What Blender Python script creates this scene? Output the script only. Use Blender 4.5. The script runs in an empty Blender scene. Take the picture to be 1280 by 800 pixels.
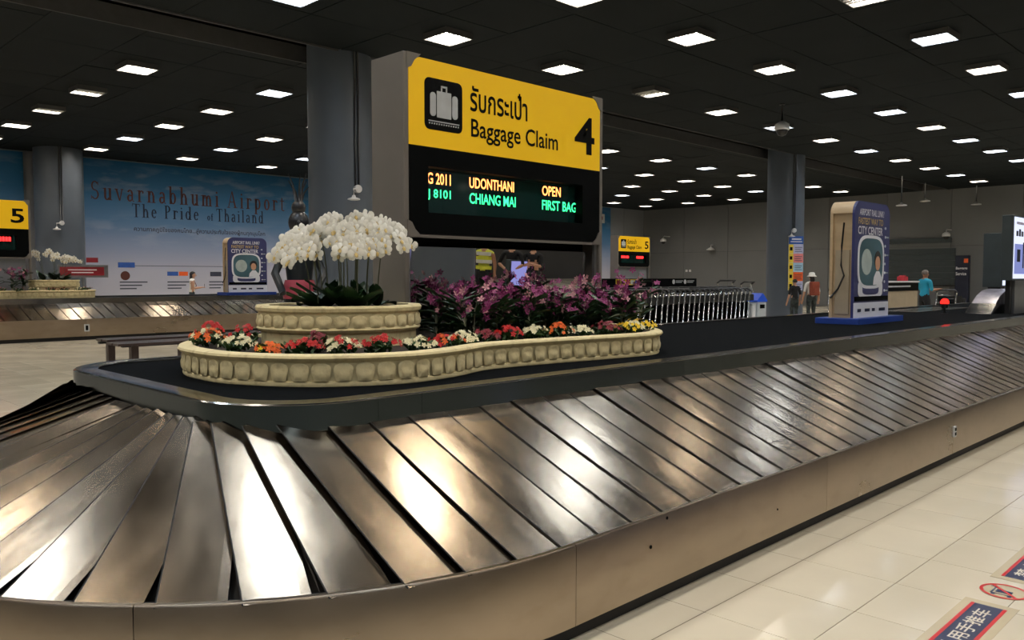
import bpy, math, random
from mathutils import Vector, Matrix
random.seed(4)
rnd = random.Random(11)
SC = bpy.context.scene
COL = SC.collection
PI = math.pi

# ------------------------------------------------------------------ camera, light, exposure
CAM_H = 1.55
cam_data = bpy.data.cameras.new('camera')
cam = bpy.data.objects.new('camera', cam_data)
COL.objects.link(cam)
cam_data.sensor_width = 36.0
cam_data.lens = 36.0 * 1030.0 / 1280.0
cam_data.clip_start = 0.05
cam_data.clip_end = 200
cam.location = (0, 0, CAM_H)
cam.rotation_euler = (PI / 2 - math.atan(53.0 / 1030.0), 0, math.radians(-45.0))
SC.camera = cam

world = bpy.data.worlds.new('world')
SC.world = world
world.use_nodes = True
world.node_tree.nodes['Background'].inputs[0].default_value = (0.02, 0.026, 0.03, 1)
world.node_tree.nodes['Background'].inputs[1].default_value = 0.3

SC.view_settings.view_transform = 'Standard'
SC.view_settings.look = 'None'
SC.view_settings.gamma = 1.0
SC.view_settings.use_curve_mapping = False
SC.view_settings.exposure = -0.35
SC.cycles.use_denoising = True
SC.cycles.max_bounces = 7
SC.cycles.diffuse_bounces = 3
SC.cycles.glossy_bounces = 4
SC.cycles.sample_clamp_indirect = 6.0
LAMP_STRENGTH = 80.0

# ------------------------------------------------------------------ materials
def lin(c):
    return tuple((v / 12.92 if v <= 0.04045 else ((v + 0.055) / 1.055) ** 2.4) for v in [x / 255.0 for x in c])

MATS = {}
def mat(name, rgb, rough=0.5, metal=0.0, var=0.12, scale=6.0, bump=0.0, bump_scale=40.0, stretch=(1, 1, 1), spec=0.5,
        rough_var=0.0, emit=0.0, aniso=0.0, dirt=None, dirt_amt=0.0, coat=0.0):
    if name in MATS:
        return MATS[name]
    m = bpy.data.materials.new(name)
    m.use_nodes = True
    nt = m.node_tree
    b = nt.nodes['Principled BSDF']
    col = lin(rgb)
    tc = nt.nodes.new('ShaderNodeTexCoord')
    mp = nt.nodes.new('ShaderNodeMapping')
    mp.inputs['Scale'].default_value = stretch
    oi = nt.nodes.new('ShaderNodeObjectInfo')
    nt.links.new(tc.outputs['Object'], mp.inputs['Vector'])
    mul = nt.nodes.new('ShaderNodeMath'); mul.operation = 'MULTIPLY'; mul.inputs[1].default_value = 37.0
    nt.links.new(oi.outputs['Random'], mul.inputs[0])
    cmb = nt.nodes.new('ShaderNodeCombineXYZ')
    nt.links.new(mul.outputs[0], cmb.inputs[2])
    nt.links.new(cmb.outputs[0], mp.inputs['Location'])
    nz = nt.nodes.new('ShaderNodeTexNoise')
    nz.inputs['Scale'].default_value = scale
    nz.inputs['Detail'].default_value = 5.0
    nt.links.new(mp.outputs[0], nz.inputs['Vector'])
    rp = nt.nodes.new('ShaderNodeValToRGB')
    rp.color_ramp.elements[0].position = 0.3
    rp.color_ramp.elements[1].position = 0.7
    lo = tuple(max(0, c * (1 - var)) for c in col); hi = tuple(min(1, c * (1 + var)) for c in col)
    rp.color_ramp.elements[0].color = lo + (1,)
    rp.color_ramp.elements[1].color = hi + (1,)
    nt.links.new(nz.outputs[0], rp.inputs[0])
    last = rp.outputs[0]
    if dirt:
        n2 = nt.nodes.new('ShaderNodeTexNoise'); n2.inputs['Scale'].default_value = scale * 2.7; n2.inputs['Detail'].default_value = 8
        nt.links.new(mp.outputs[0], n2.inputs['Vector'])
        r2 = nt.nodes.new('ShaderNodeValToRGB')
        r2.color_ramp.elements[0].position = 0.52; r2.color_ramp.elements[1].position = 0.72
        r2.color_ramp.elements[0].color = (0, 0, 0, 1); r2.color_ramp.elements[1].color = (dirt_amt,) * 3 + (1,)
        nt.links.new(n2.outputs[0], r2.inputs[0])
        mx = nt.nodes.new('ShaderNodeMix'); mx.data_type = 'RGBA'
        nt.links.new(r2.outputs[0], mx.inputs['Factor'])
        nt.links.new(last, mx.inputs['A'])
        mx.inputs['B'].default_value = lin(dirt) + (1,)
        last = mx.outputs['Result']
    nt.links.new(last, b.inputs['Base Color'])
    b.inputs['Metallic'].default_value = metal
    b.inputs['Roughness'].default_value = rough
    b.inputs['Specular IOR Level'].default_value = spec
    b.inputs['Coat Weight'].default_value = coat
    if aniso:
        b.inputs['Anisotropic'].default_value = aniso
    if rough_var:
        mr = nt.nodes.new('ShaderNodeMapRange')
        mr.inputs['From Min'].default_value = 0.3; mr.inputs['From Max'].default_value = 0.7
        mr.inputs['To Min'].default_value = max(0.02, rough - rough_var); mr.inputs['To Max'].default_value = rough + rough_var
        nt.links.new(nz.outputs[0], mr.inputs['Value'])
        nt.links.new(mr.outputs[0], b.inputs['Roughness'])
    if bump:
        n3 = nt.nodes.new('ShaderNodeTexNoise'); n3.inputs['Scale'].default_value = bump_scale; n3.inputs['Detail'].default_value = 3
        nt.links.new(mp.outputs[0], n3.inputs['Vector'])
        bp = nt.nodes.new('ShaderNodeBump'); bp.inputs['Strength'].default_value = bump; bp.inputs['Distance'].default_value = 0.02
        nt.links.new(n3.outputs[0], bp.inputs['Height'])
        nt.links.new(bp.outputs[0], b.inputs['Normal'])
    if emit:
        b.inputs['Emission Color'].default_value = col + (1,)
        b.inputs['Emission Strength'].default_value = emit
    MATS[name] = m
    return m

def emat(name, rgb, strength):
    if name in MATS:
        return MATS[name]
    m = bpy.data.materials.new(name); m.use_nodes = True
    nt = m.node_tree
    nt.nodes.remove(nt.nodes['Principled BSDF'])
    e = nt.nodes.new('ShaderNodeEmission')
    e.inputs[0].default_value = lin(rgb) + (1,); e.inputs[1].default_value = strength
    nt.links.new(e.outputs[0], nt.nodes['Material Output'].inputs[0])
    MATS[name] = m
    return m

mat('floor_tile', (212, 202, 180), 0.14, var=0.05, scale=1.5, spec=0.5, rough_var=0.04)
mat('grout', (120, 110, 95), 0.8)
mat('ceiling_panel', (25, 30, 32), 0.8, spec=0.1, var=0.14, scale=0.9, bump=0.25, bump_scale=120)
mat('ceiling_void', (10, 12, 13), 0.9)
mat('wall_dark', (62, 60, 58), 0.6, var=0.06, scale=0.6)
mat('wall_grey', (104, 106, 106), 0.55, var=0.06, scale=0.6)
mat('wall_light', (134, 138, 144), 0.5, var=0.05, scale=0.6)
mat('wall_seam', (70, 68, 66), 0.8)
mat('column_paint', (88, 96, 106), 0.4, var=0.08, scale=1.2, metal=0.15, rough_var=0.08)
mat('plate_steel', (172, 155, 134), 0.225, metal=1.0, var=0.11, scale=2.4, stretch=(3.0, 1.0, 1), rough_var=0.04, dirt=(120, 102, 82), dirt_amt=0.4)
mat('skirt_steel', (172, 157, 140), 0.3, metal=1.0, var=0.1, scale=1.7, stretch=(1.0, 1.0, 2.2), rough_var=0.03, dirt=(140, 122, 100), dirt_amt=0.22)
mat('rim_steel', (160, 158, 154), 0.17, metal=1.0, var=0.08, scale=2, rough_var=0.05, bump=0.02, bump_scale=4)
mat('rim_face', (58, 66, 70), 0.13, metal=1.0, var=0.1, scale=2, rough_var=0.03)
mat('black_rubber', (16, 16, 17), 0.6)
mat('under_carriage', (26, 24, 22), 0.35, metal=0.6, var=0.4, scale=14)
mat('deck_carpet', (9, 12, 15), 0.95, var=0.2, scale=60, bump=0.2, bump_scale=300, spec=0.04)
mat('stone_cream', (222, 206, 158), 0.7, var=0.06, scale=7, bump=0.12, bump_scale=50, dirt=(120, 92, 52), dirt_amt=0.35)
mat('soil', (44, 34, 26), 0.95, var=0.4, scale=30, bump=0.6, bump_scale=50)
mat('sign_yellow', (238, 188, 16), 0.45, var=0.02, emit=.3)
mat('sign_black', (4, 6, 7), 0.6, var=0.1, spec=.06)
mat('sign_grey', (122, 116, 110), 0.4, metal=0.2, var=0.08, scale=2)
mat('sign_ink', (7, 8, 10), 0.6, spec=.1)
mat('icon_grey', (196, 200, 204), 0.5)
mat('mirror_steel', (205, 205, 205), 0.0, metal=1.0, var=0.02)
mat('led_glass', (16, 44, 42), 0.06, var=0.1, spec=0.9)
emat('led_orange', (255, 150, 80), 5.0)
emat('led_green', (60, 255, 150), 3.2)
emat('led_red', (255, 40, 40), 5.0)
mat('white_petal', (238, 236, 226), 0.55, var=0.03)
mat('lip_yellow', (176, 150, 84), 0.6, var=0.2)
mat('leaf_dark', (34, 62, 34), 0.4, var=0.3, scale=9)
mat('leaf_mid', (52, 84, 40), 0.5, var=0.3, scale=12)
mat('stem_green', (70, 74, 50), 0.5)
mat('stem_pale', (120, 120, 96), 0.6)
mat('purple_petal', (134, 44, 100), 0.6, var=0.25, scale=20)
mat('purple_pale', (190, 136, 142), 0.6, var=0.2, scale=20)
mat('flower_red', (186, 8, 4), 0.6, var=0.2, scale=20)
mat('flower_crimson', (120, 16, 34), 0.6, var=0.2, scale=20)
mat('flower_orange', (236, 104, 22), 0.6, var=0.2, scale=20)
mat('flower_white', (236, 228, 186), 0.6, var=0.08, scale=20)
mat('flower_yellow', (244, 206, 30), 0.6, var=0.1, scale=20)
mat('black_metal', (20, 21, 23), 0.4, var=0.1)
mat('grey_metal', (150, 152, 154), 0.32, metal=0.8, var=0.06)
mat('white_plastic', (222, 222, 222), 0.4, var=0.03)
mat('chrome_tube', (208, 210, 212), 0.22, metal=0.9, var=0.03)
mat('wood_pale', (196, 170, 132), 0.5, var=0.08, scale=3, stretch=(1, 1, 5))
mat('blue_base', (28, 60, 140), 0.45, var=0.08)
mat('ad_navy', (52, 57, 104), 0.35, var=0.12, scale=1.5)
mat('ad_white', (226, 228, 236), 0.4, var=0.02)
mat('ad_gold', (206, 178, 110), 0.4, var=0.02)
mat('ad_teal', (58, 92, 104), 0.4, var=0.3, scale=2)
mat('ad_moon', (170, 184, 182), 0.4, var=0.12, scale=9)
mat('skin', (196, 148, 118), 0.55, var=0.05)
mat('skin_tan', (158, 112, 86), 0.55, var=0.05)
mat('hair_black', (20, 17, 16), 0.5, var=0.2)
mat('hair_grey', (96, 84, 76), 0.6, var=0.2)
mat('cloth_white', (226, 224, 216), 0.8, var=0.04)
mat('cloth_black', (22, 22, 25), 0.85, var=0.2)
mat('cloth_teal', (30, 148, 178), 0.8, var=0.1)
mat('cloth_jeans', (34, 56, 62), 0.85, var=0.2)
mat('cloth_pattern', (54, 60, 58), 0.85, var=0.9, scale=11)
mat('cloth_brown', (132, 58, 36), 0.75, var=0.15)
mat('cloth_hivis', (206, 210, 60), 0.7, var=0.08)
mat('cloth_silver', (214, 214, 206), 0.5, var=0.05)
mat('clear_bin', (190, 196, 200), 0.25, var=0.06)
mat('bin_blue', (36, 84, 210), 0.4)
mat('desk_beige', (176, 160, 134), 0.5, var=0.06)
mat('wall_shutter', (52, 62, 64), 0.5, var=0.1)
mat('totem_navy', (18, 24, 44), 0.4)
mat('text_white', (232, 232, 232), 0.5, var=0.01)
mat('text_bronze', (84, 40, 30), 0.5, var=0.05)
mat('text_navy', (16, 30, 58), 0.5, var=0.05)
mat('text_grey', (60, 64, 82), 0.5, var=0.05)
mat('sticker_red', (200, 36, 36), 0.35, var=0.03)
mat('sticker_navy', (26, 36, 74), 0.3, var=0.15)
mat('sticker_white', (222, 214, 196), 0.3, var=0.02)
mat('sticker_film', (196, 182, 152), 0.18, var=0.03)
mat('plaque_red', (128, 24, 34), 0.4)
mat('notice_blue', (44, 88, 170), 0.5)
mat('notice_yellow', (246, 214, 70), 0.5)
mat('notice_orange', (240, 100, 40), 0.5)
mat('notice_pink', (238, 140, 140), 0.5)
mat('notice_sky', (176, 214, 236), 0.5)
mat('notice_lilac', (196, 196, 226), 0.5)
mat('bench_dark', (72, 60, 58), 0.35, metal=0.4, var=0.1)
mat('statue_black', (22, 22, 26), 0.35, var=0.3)
mat('statue_teal', (15, 24, 30), 0.4, var=0.3)
mat('statue_pink', (160, 62, 76), 0.5, var=0.2)
emat('beacon_red', (255, 30, 24), 5.0)
emat('screen_lilac', (176, 176, 255), 1.3)
emat('screen_white', (226, 232, 255), 1.5)
mat('lamp_housing', (70, 70, 70), 0.5)
mat('lamp_blade', (205, 205, 202), 0.4, var=0.02)
mat('lamp_dead', (150, 146, 134), 0.5)
mat('luggage_red', (170, 30, 40), 0.5)
mat('luggage_black', (18, 18, 20), 0.6)
mat('flap_plastic', (172, 166, 176), 0.25, metal=0.3, var=0.25, scale=5)
emat('lamp_white', (255, 243, 226), LAMP_STRENGTH)
emat('lamp_cool', (226, 240, 255), LAMP_STRENGTH)

# ------------------------------------------------------------------ mesh helpers
class MB:
    def __init__(s):
        s.v = []; s.f = []; s.m = []
    def add(s, vs, fs, mi=0):
        o = len(s.v)
        s.v += [tuple(p) for p in vs]
        s.f += [tuple(i + o for i in f) for f in fs]
        s.m += [mi] * len(fs)
        return s
    def box(s, x0, x1, y0, y1, z0, z1, mi=0, bev=0.0):
        if bev:
            b = bev
            pts = [(x0 + b, y0), (x1 - b, y0), (x1, y0 + b), (x1, y1 - b), (x1 - b, y1), (x0 + b, y1), (x0, y1 - b), (x0, y0 + b)]
            s.prism(pts, z0, z1, mi, bev=b * 0.6)
            return s
        vs = [(x, y, z) for z in (z0, z1) for y in (y0, y1) for x in (x0, x1)]
        return s.add(vs, [(0, 2, 3, 1), (4, 5, 7, 6), (0, 1, 5, 4), (2, 6, 7, 3), (0, 4, 6, 2), (1, 3, 7, 5)], mi)
    def prism(s, pts, z0, z1, mi=0, bev=0.0):
        n = len(pts)
        if bev:
            cx = sum(p[0] for p in pts) / n; cy = sum(p[1] for p in pts) / n
            def ins(p):
                dx, dy = p[0] - cx, p[1] - cy; l = math.hypot(dx, dy) or 1
                return (p[0] - dx / l * bev, p[1] - dy / l * bev)
            t = [ins(p) for p in pts]
            rings = [[(x, y, z0 ) for x, y in pts], [(x, y, z1 - bev) for x, y in pts], [(x, y, z1) for x, y in t]]
        else:
            rings = [[(x, y, z0) for x, y in pts], [(x, y, z1) for x, y in pts]]
        vs = [p for r in rings for p in r]
        fs = [tuple(reversed(range(n)))]
        for k in range(len(rings) - 1):
            for i in range(n):
                j = (i + 1) % n
                fs.append((k * n + i, k * n + j, (k + 1) * n + j, (k + 1) * n + i))
        fs.append(tuple((len(rings) - 1) * n + i for i in range(n)))
        return s.add(vs, fs, mi)
    def tube(s, pts, r, n=6, mi=0, r1=None):
        pts = [Vector(p) for p in pts]
        rings = []
        up = Vector((0, 0, 1))
        for i, p in enumerate(pts):
            d = (pts[min(i + 1, len(pts) - 1)] - pts[max(i - 1, 0)]).normalized()
            a = d.cross(up)
            if a.length < 1e-3:
                a = d.cross(Vector((1, 0, 0)))
            a.normalize(); b = d.cross(a)
            rr = r if r1 is None else r + (r1 - r) * i / (len(pts) - 1)
            rings.append([p + a * math.cos(2 * PI * k / n) * rr + b * math.sin(2 * PI * k / n) * rr for k in range(n)])
        vs = [q for ring in rings for q in ring]
        fs = []
        for i in range(len(rings) - 1):
            for k in range(n):
                j = (k + 1) % n
                fs.append((i * n + k, i * n + j, (i + 1) * n + j, (i + 1) * n + k))
        fs.append(tuple(range(n))); fs.append(tuple(reversed([(len(rings) - 1) * n + k for k in range(n)])))
        return s.add(vs, fs, mi)
    def lathe(s, prof, n=24, c=(0, 0), mi=0, sx=1, sy=1, cap=True):
        vs = []
        for r, z in prof:
            for k in range(n):
                a = 2 * PI * k / n
                vs.append((c[0] + r * sx * math.cos(a), c[1] + r * sy * math.sin(a), z))
        fs = []
        for i in range(len(prof) - 1):
            for k in range(n):
                j = (k + 1) % n
                fs.append((i * n + k, i * n + j, (i + 1) * n + j, (i + 1) * n + k))
        if cap:
            fs.append(tuple(reversed(range(n)))); fs.append(tuple((len(prof) - 1) * n + k for k in range(n)))
        return s.add(vs, fs, mi)
    def ball(s, c, rx, ry=None, rz=None, n=8, m=5, mi=0):
        ry = ry or rx; rz = rz or rx
        vs = [(c[0], c[1], c[2] - rz)]
        for i in range(1, m):
            t = -PI / 2 + PI * i / m
            for k in range(n):
                a = 2 * PI * k / n
                vs.append((c[0] + rx * math.cos(t) * math.cos(a), c[1] + ry * math.cos(t) * math.sin(a), c[2] + rz * math.sin(t)))
        vs.append((c[0], c[1], c[2] + rz))
        fs = []
        for k in range(n):
            j = (k + 1) % n
            fs.append((0, 1 + j, 1 + k))
            for i in range(m - 2):
                fs.append((1 + i * n + k, 1 + i * n + j, 1 + (i + 1) * n + j, 1 + (i + 1) * n + k))
            fs.append((1 + (m - 2) * n + k, 1 + (m - 2) * n + j, len(vs) - 1))
        return s.add(vs, fs, mi)
    def sweep(s, path, prof, mi=0, closed=False, caps=True):
        """path: list of ((x,y),(nx,ny)) ; prof: closed polygon of (offset along n, z)"""
        n = len(prof); vs = []
        for (x, y), (nx, ny) in path:
            for o, z in prof:
                vs.append((x + nx * o, y + ny * o, z))
        fs = []
        L = len(path)
        for i in range(L if closed else L - 1):
            i2 = (i + 1) % L
            for k in range(n):
                j = (k + 1) % n
                fs.append((i * n + k, i2 * n + k, i2 * n + j, i * n + j))
        if caps and not closed:
            fs.append(tuple(range(n))); fs.append(tuple(reversed([(L - 1) * n + k for k in range(n)])))
        return s.add(vs, fs, mi)
    def merge(s, o, M=None, mi=None):
        k = len(s.v)
        s.v += [tuple(M @ Vector(p)) for p in o.v] if M else o.v
        s.f += [tuple(i + k for i in f) for f in o.f]
        s.m += o.m if mi is None else [mi] * len(o.m)
        return s
    def mesh(s, name, mats, smooth=False):
        me = bpy.data.meshes.new(name)
        me.from_pydata(s.v, [], s.f)
        for m in mats:
            me.materials.append(MATS[m])
        if len(mats) > 1:
            me.polygons.foreach_set('material_index', s.m)
        if smooth:
            me.polygons.foreach_set('use_smooth', [True] * len(me.polygons))
        me.update()
        return me

def link(name, me, parent=None, M=None):
    o = bpy.data.objects.new(name, me)
    COL.objects.link(o)
    if parent is not None:
        o.parent = parent
    if M is not None:
        o.matrix_local = M
    return o

def ob(name, mb, mats, parent=None, smooth=False, M=None, auto=None):
    if isinstance(mats, str):
        mats = [mats]
    me = mb.mesh(name, mats, smooth or auto is not None)
    if auto is not None:
        try:
            me.set_sharp_from_angle(angle=math.radians(auto))
        except Exception:
            pass
    return link(name, me, parent, M)

def tag(o, label=None, cat=None, group=None, kind=None):
    if label: o['label'] = label
    if cat: o['category'] = cat
    if group: o['group'] = group
    if kind: o['kind'] = kind
    return o

def empty(name, loc=(0, 0, 0), rz=0.0, label=None, cat=None, group=None, scale=1.0):
    o = bpy.data.objects.new(name, None)
    COL.objects.link(o)
    o.empty_display_size = 0.2
    o.location = loc; o.rotation_euler = (0, 0, rz); o.scale = (scale,) * 3
    return tag(o, label, cat, group)

def copy_tree(o, parent=None):
    c = o.copy(); COL.objects.link(c)
    c.parent = parent
    if parent is not None:
        c.matrix_local = o.matrix_local.copy()
    for ch in list(o.children):
        copy_tree(ch, c)
    return c

# text: glyph outlines turned into thin mesh, local x right, y up
def text_mesh(body, width=None, height=None, bold=0.0, depth=0.002, spacing=1.0):
    cu = bpy.data.curves.new('lettering', 'FONT')
    cu.body = body; cu.size = 1.0; cu.extrude = 0.0; cu.offset = bold; cu.space_character = spacing
    cu.resolution_u = 3
    o = bpy.data.objects.new('lettering', cu); COL.objects.link(o)
    dg = bpy.context.evaluated_depsgraph_get()
    me = bpy.data.meshes.new_from_object(o.evaluated_get(dg))
    bpy.data.objects.remove(o); bpy.data.curves.remove(cu)
    xs = [v.co.x for v in me.vertices] or [0, 1]; ys = [v.co.y for v in me.vertices] or [0, 1]
    x0, x1, y0, y1 = min(xs), max(xs), min(ys), max(ys)
    sx = width / (x1 - x0) if width else None
    sy = height / (y1 - y0) if height else None
    sx = sx or sy; sy = sy or sx
    for v in me.vertices:
        v.co.x = (v.co.x - x0) * sx; v.co.y = (v.co.y - y0) * sy
    me.materials.clear()
    return me

FRONT = Matrix(((1, 0, 0, 0), (0, 0, -1, 0), (0, 1, 0, 0), (0, 0, 0, 1)))      # x->+X, y->+Z, faces -Y
BACKW = Matrix(((0, 0, -1, 0), (-1, 0, 0, 0), (0, 1, 0, 0), (0, 0, 0, 1)))     # x->-Y, y->+Z, faces -X
def text(name, body, m, parent, pos, width=None, height=None, bold=0.0, base=FRONT, spacing=1.0):
    me = text_mesh(body, width, height, bold, spacing=spacing)
    me.materials.append(MATS[m])
    return link(name, me, parent, Matrix.Translation(pos) @ base)

def rrect(x0, x1, y0, y1, r, n=4):
    pts = []
    for cx, cy, a in ((x1 - r, y0 + r, -PI / 2), (x1 - r, y1 - r, 0), (x0 + r, y1 - r, PI / 2), (x0 + r, y0 + r, PI)):
        for k in range(n + 1):
            t = a + PI / 2 * k / n
            pts.append((cx + r * math.cos(t), cy + r * math.sin(t)))
    return pts

def slab(mb, pts, y0, y1, mi=0):
    """polygon in x,z turned into a plate between y0 (front) and y1"""
    n = len(pts)
    vs = [(x, y0, z) for x, z in pts] + [(x, y1, z) for x, z in pts]
    fs = [tuple(range(n)), tuple(reversed(range(n, 2 * n)))]
    for i in range(n):
        j = (i + 1) % n
        fs.append((i, n + i, n + j, j))
    return mb.add(vs, fs, mi)

# projected size in the photograph, used only to choose which repeats are built as single pieces
_f = Vector((math.cos(PI / 4), math.sin(PI / 4), 0)); _r = Vector((_f.y, -_f.x, 0))
def seen(x, y, z, margin=0.0):
    d = Vector((x, y, z - CAM_H)); dep = d.dot(_f)
    if dep < 0.3:
        return 0
    px = 640 + 1030 * d.dot(_r) / dep; py = 347 - 1030 * d.z / dep
    if -60 - margin < px < 1340 + margin and -60 - margin < py < 860 + margin:
        return abs(d.z) / dep ** 3
    return 0
# ------------------------------------------------------------------ the hall
S = 2.1
X0, X1, Y0, Y1 = -12.0, 43.7, -14.0, 31.7
ZL = CAM_H + 2.0 * S            # lamp faces
ZC = CAM_H + 2.05 * S           # ceiling underside

floor = tag(ob('floor', MB().box(X0, X1, Y0, Y1, -0.2, -0.004), 'grout'), kind='structure')
TU, TV = 0.5, 0.49
tiles = []
i0 = int((X0 - 3.784) / TU) ; i1 = int((X1 - 3.784) / TU)
j0 = int((Y0 - 1.53) / TV); j1 = int((Y1 - 1.53) / TV)
for i in range(i0, i1):
    for j in range(j0, j1):
        x = 3.784 + (i + 0.5) * TU; y = 1.53 + (j + 0.5) * TV
        w = seen(x, y, 0)
        if (0.2 < x < 30 and 2.2 < y < 7.2) or (21.9 < y < 27.2):
            w = 0
        tiles.append((w, x, y))
tiles.sort(key=lambda t: -t[0])
tb = MB().box(-TU / 2 + .002, TU / 2 - .002, -TV / 2 + .002, TV / 2 - .002, -0.01, 0.0, bev=0.0025)
tile_me = tb.mesh('floor_tile', ['floor_tile'])
for w, x, y in tiles[:300]:
    link('floor_tile', tile_me, floor, Matrix.Translation((x, y, rnd.uniform(-.0006, 0.0))))
rest = MB()
for w, x, y in tiles[300:]:
    a, b = TU / 2 - .002, TV / 2 - .002
    rest.add([(x - a, y - b, -.0003), (x + a, y - b, -.0003), (x + a, y + b, -.0003), (x - a, y + b, -.0003)], [(0, 1, 2, 3)])
tag(ob('floor_tiles_far', rest, 'floor_tile', floor), kind='stuff')

# ceiling: a dark void with hung square panels, and the long open slot between two fields
ceiling = tag(ob('ceiling', MB().box(X0, X1, Y0, Y1, ZC + 0.75, ZC + 0.9), 'ceiling_void'), kind='structure')
LU0, LUP = 3.15 * S, 1.453 * S
P1 = LUP / 2
near_rows = [(2.47 + 1.447 * j) * S for j in range(-5, 3)]
far_rows = [(8.27 + 1.385 * j) * S for j in range(0, 5)]
cols_u = [LU0 + LUP * k for k in range(-6, 12)]
vlines = []
v = near_rows[-1] + 1.5 * 1.447 / 2 * S
GAP0 = v
step = 1.447 / 2 * S
near_cells = [(GAP0 - (k + 1) * step, GAP0 - k * step) for k in range(17)]
step2 = 1.385 / 2 * S
GAP1 = 7.02 * 1.0 * S
f0 = far_rows[0] - step2 / 2
far_cells = [(GAP1, f0 - step2), (f0 - step2, f0)] + [(f0 + k * step2, f0 + (k + 1) * step2) for k in range(11)]
ucells = [(LU0 + (k - 0.5) * P1, LU0 + (k + 0.5) * P1) for k in range(-13, 25)]
cells = []
for (a, b) in near_cells + far_cells:
    if b > Y1: b = Y1
    if b - a < 0.05 or a < Y0: continue
    for (c, d) in ucells:
        if c < X0 or c > X1: continue
        d = min(d, X1)
        cells.append((seen((c + d) / 2, (a + b) / 2, ZC, 100), c, d, a, b))
cells.sort(key=lambda t: -t[0])
pm = {}
far_panels = MB()
for n, (w, c, d, a, b) in enumerate(cells):
    if n < 300:
        key = (round(d - c, 3), round(b - a, 3))
        if key not in pm:
            hx, hy = (d - c) / 2 - .009, (b - a) / 2 - .009
            pm[key] = MB().prism([(-hx, hy), (hx, hy), (hx, -hy), (-hx, -hy)][::-1], 0.0, 0.035).mesh('ceiling_panel', ['ceiling_panel'])
        M = Matrix.Translation(((c + d) / 2, (a + b) / 2, ZC + rnd.uniform(-.004, .004))) @ Matrix.Rotation(rnd.uniform(-.004, .004), 4, 'X') @ Matrix.Rotation(rnd.uniform(-.004, .004), 4, 'Y')
        link('ceiling_panel', pm[key], ceiling, M)
    else:
        far_panels.box(c + .009, d - .009, a + .009, b - .009, ZC, ZC + 0.03)
tag(ob('ceiling_panels_far', far_panels, 'ceiling_panel', ceiling), kind='stuff')
slot = MB()
slot.box(X0, X1, GAP0 - 0.03, GAP0, ZC - 0.03, ZC + 0.3)
slot.box(X0, X1, GAP1 - 0.0, GAP1 + 0.03, ZC - 0.02, ZC + 0.3)
ob('slot_edge', slot, 'lamp_housing', ceiling)

# walls, each a backing with its own cladding panels
wall_back = tag(ob('wall_back', MB().box(X1 + .03, X1 + 0.3, Y0, Y1, 0, ZC + .8), 'wall_seam'), kind='structure')
yy = Y1
while yy > Y0 + .5:
    ya = max(yy - 3.05, Y0)
    for z0, z1 in ((0.0, 3.1), (3.1, ZC + .02)):
        ob('wall_panel', MB().box(X1 - .01, X1 + .03, ya + .012, yy - .012, z0 + .008, z1 - .008), 'wall_grey', wall_back)
    yy = ya
wall_mural = tag(ob('wall_mural', MB().box(X0, X1, Y1 + .03, Y1 + .3, 0, ZC + .8), 'wall_seam'), kind='structure')
xx = X1
while xx > X0 + .5:
    xa = max(xx - 2.1, X0)
    ob('wall_panel', MB().box(xa + .02, xx - .02, Y1 - .01, Y1 + .03, 0.0, ZC + .02), 'wall_light', wall_mural)
    xx = xa
tag(ob('wall_front', MB().box(X0, X1, Y0 - .3, Y0, 0, ZC + .8), 'wall_dark'), kind='structure')
tag(ob('wall_left', MB().box(X0 - .3, X0, Y0, Y1, 0, ZC + .8), 'wall_dark'), kind='structure')

# columns with conduit and small camera
def column(x, y, r, ang, label, conduit=True, zc=3.25, mirrored=False):
    t = empty('column', (x, y, 0), 0, label, 'column')
    ob('shaft', MB().lathe([(r, 0), (r, ZC + .5)], 56), 'column_paint', t, auto=50)
    ob('base_ring', MB().lathe([(r + .015, 0), (r + .015, .12), (r, .13)], 56), 'grey_metal', t, auto=50)
    dx, dy = math.cos(ang), math.sin(ang)
    tx, ty = -dy, dx
    if conduit:
        p = lambda o, q: ((r + o) * dx + q * tx, (r + o) * dy + q * ty)
        cm = MB()
        for q in (-.035, .035):
            a = p(.02, q); cm.tube([(a[0], a[1], ZC), (a[0], a[1], zc)], .018, 6)
        ob('conduit', cm, 'black_metal', t, smooth=True)
        a = p(.05, 0)
        ob('junction_box', MB().lathe([(.0, -.05), (.075, -.05), (.08, 0), (.075, .03), (0, .03)], 12, cap=False), 'white_plastic', t, M=Matrix.Translation((a[0], a[1], zc)) @ Matrix.Rotation(ang, 4, 'Z') @ Matrix.Rotation(PI / 2, 4, 'Y'))
        lm = MB()
        b = p(.18, -.16); c = p(.18, -.16)
        lm.tube([(a[0], a[1], zc), (b[0], b[1], zc - .02), (b[0], b[1], zc - .16)], .018, 6)
        lm.lathe([(.03, zc - .14), (.04, zc - .18), (.115, zc - .205), (.12, zc - .225), (.07, zc - .235)], 14, (b[0], b[1]))
        ob('lamp_arm', lm, 'white_plastic', t, smooth=True)
    return t
column(9.24, 14.03, 0.635, math.radians(-128 + 32), 'round grey column behind the white orchids and the tall sign')
column(27.86, 14.03, 0.635, math.radians(-153 + 26), 'round grey column with a colourful notice beside the parked trolleys', zc=3.2)
column(8.98, 30.6, 0.74, math.radians(-108 + 6), 'round grey column standing against the wall left of the mural', zc=3.35)
column(10.5, -2.6, 0.635, math.radians(100), 'round grey column on the near side, seen only mirrored under the sign')

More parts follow.
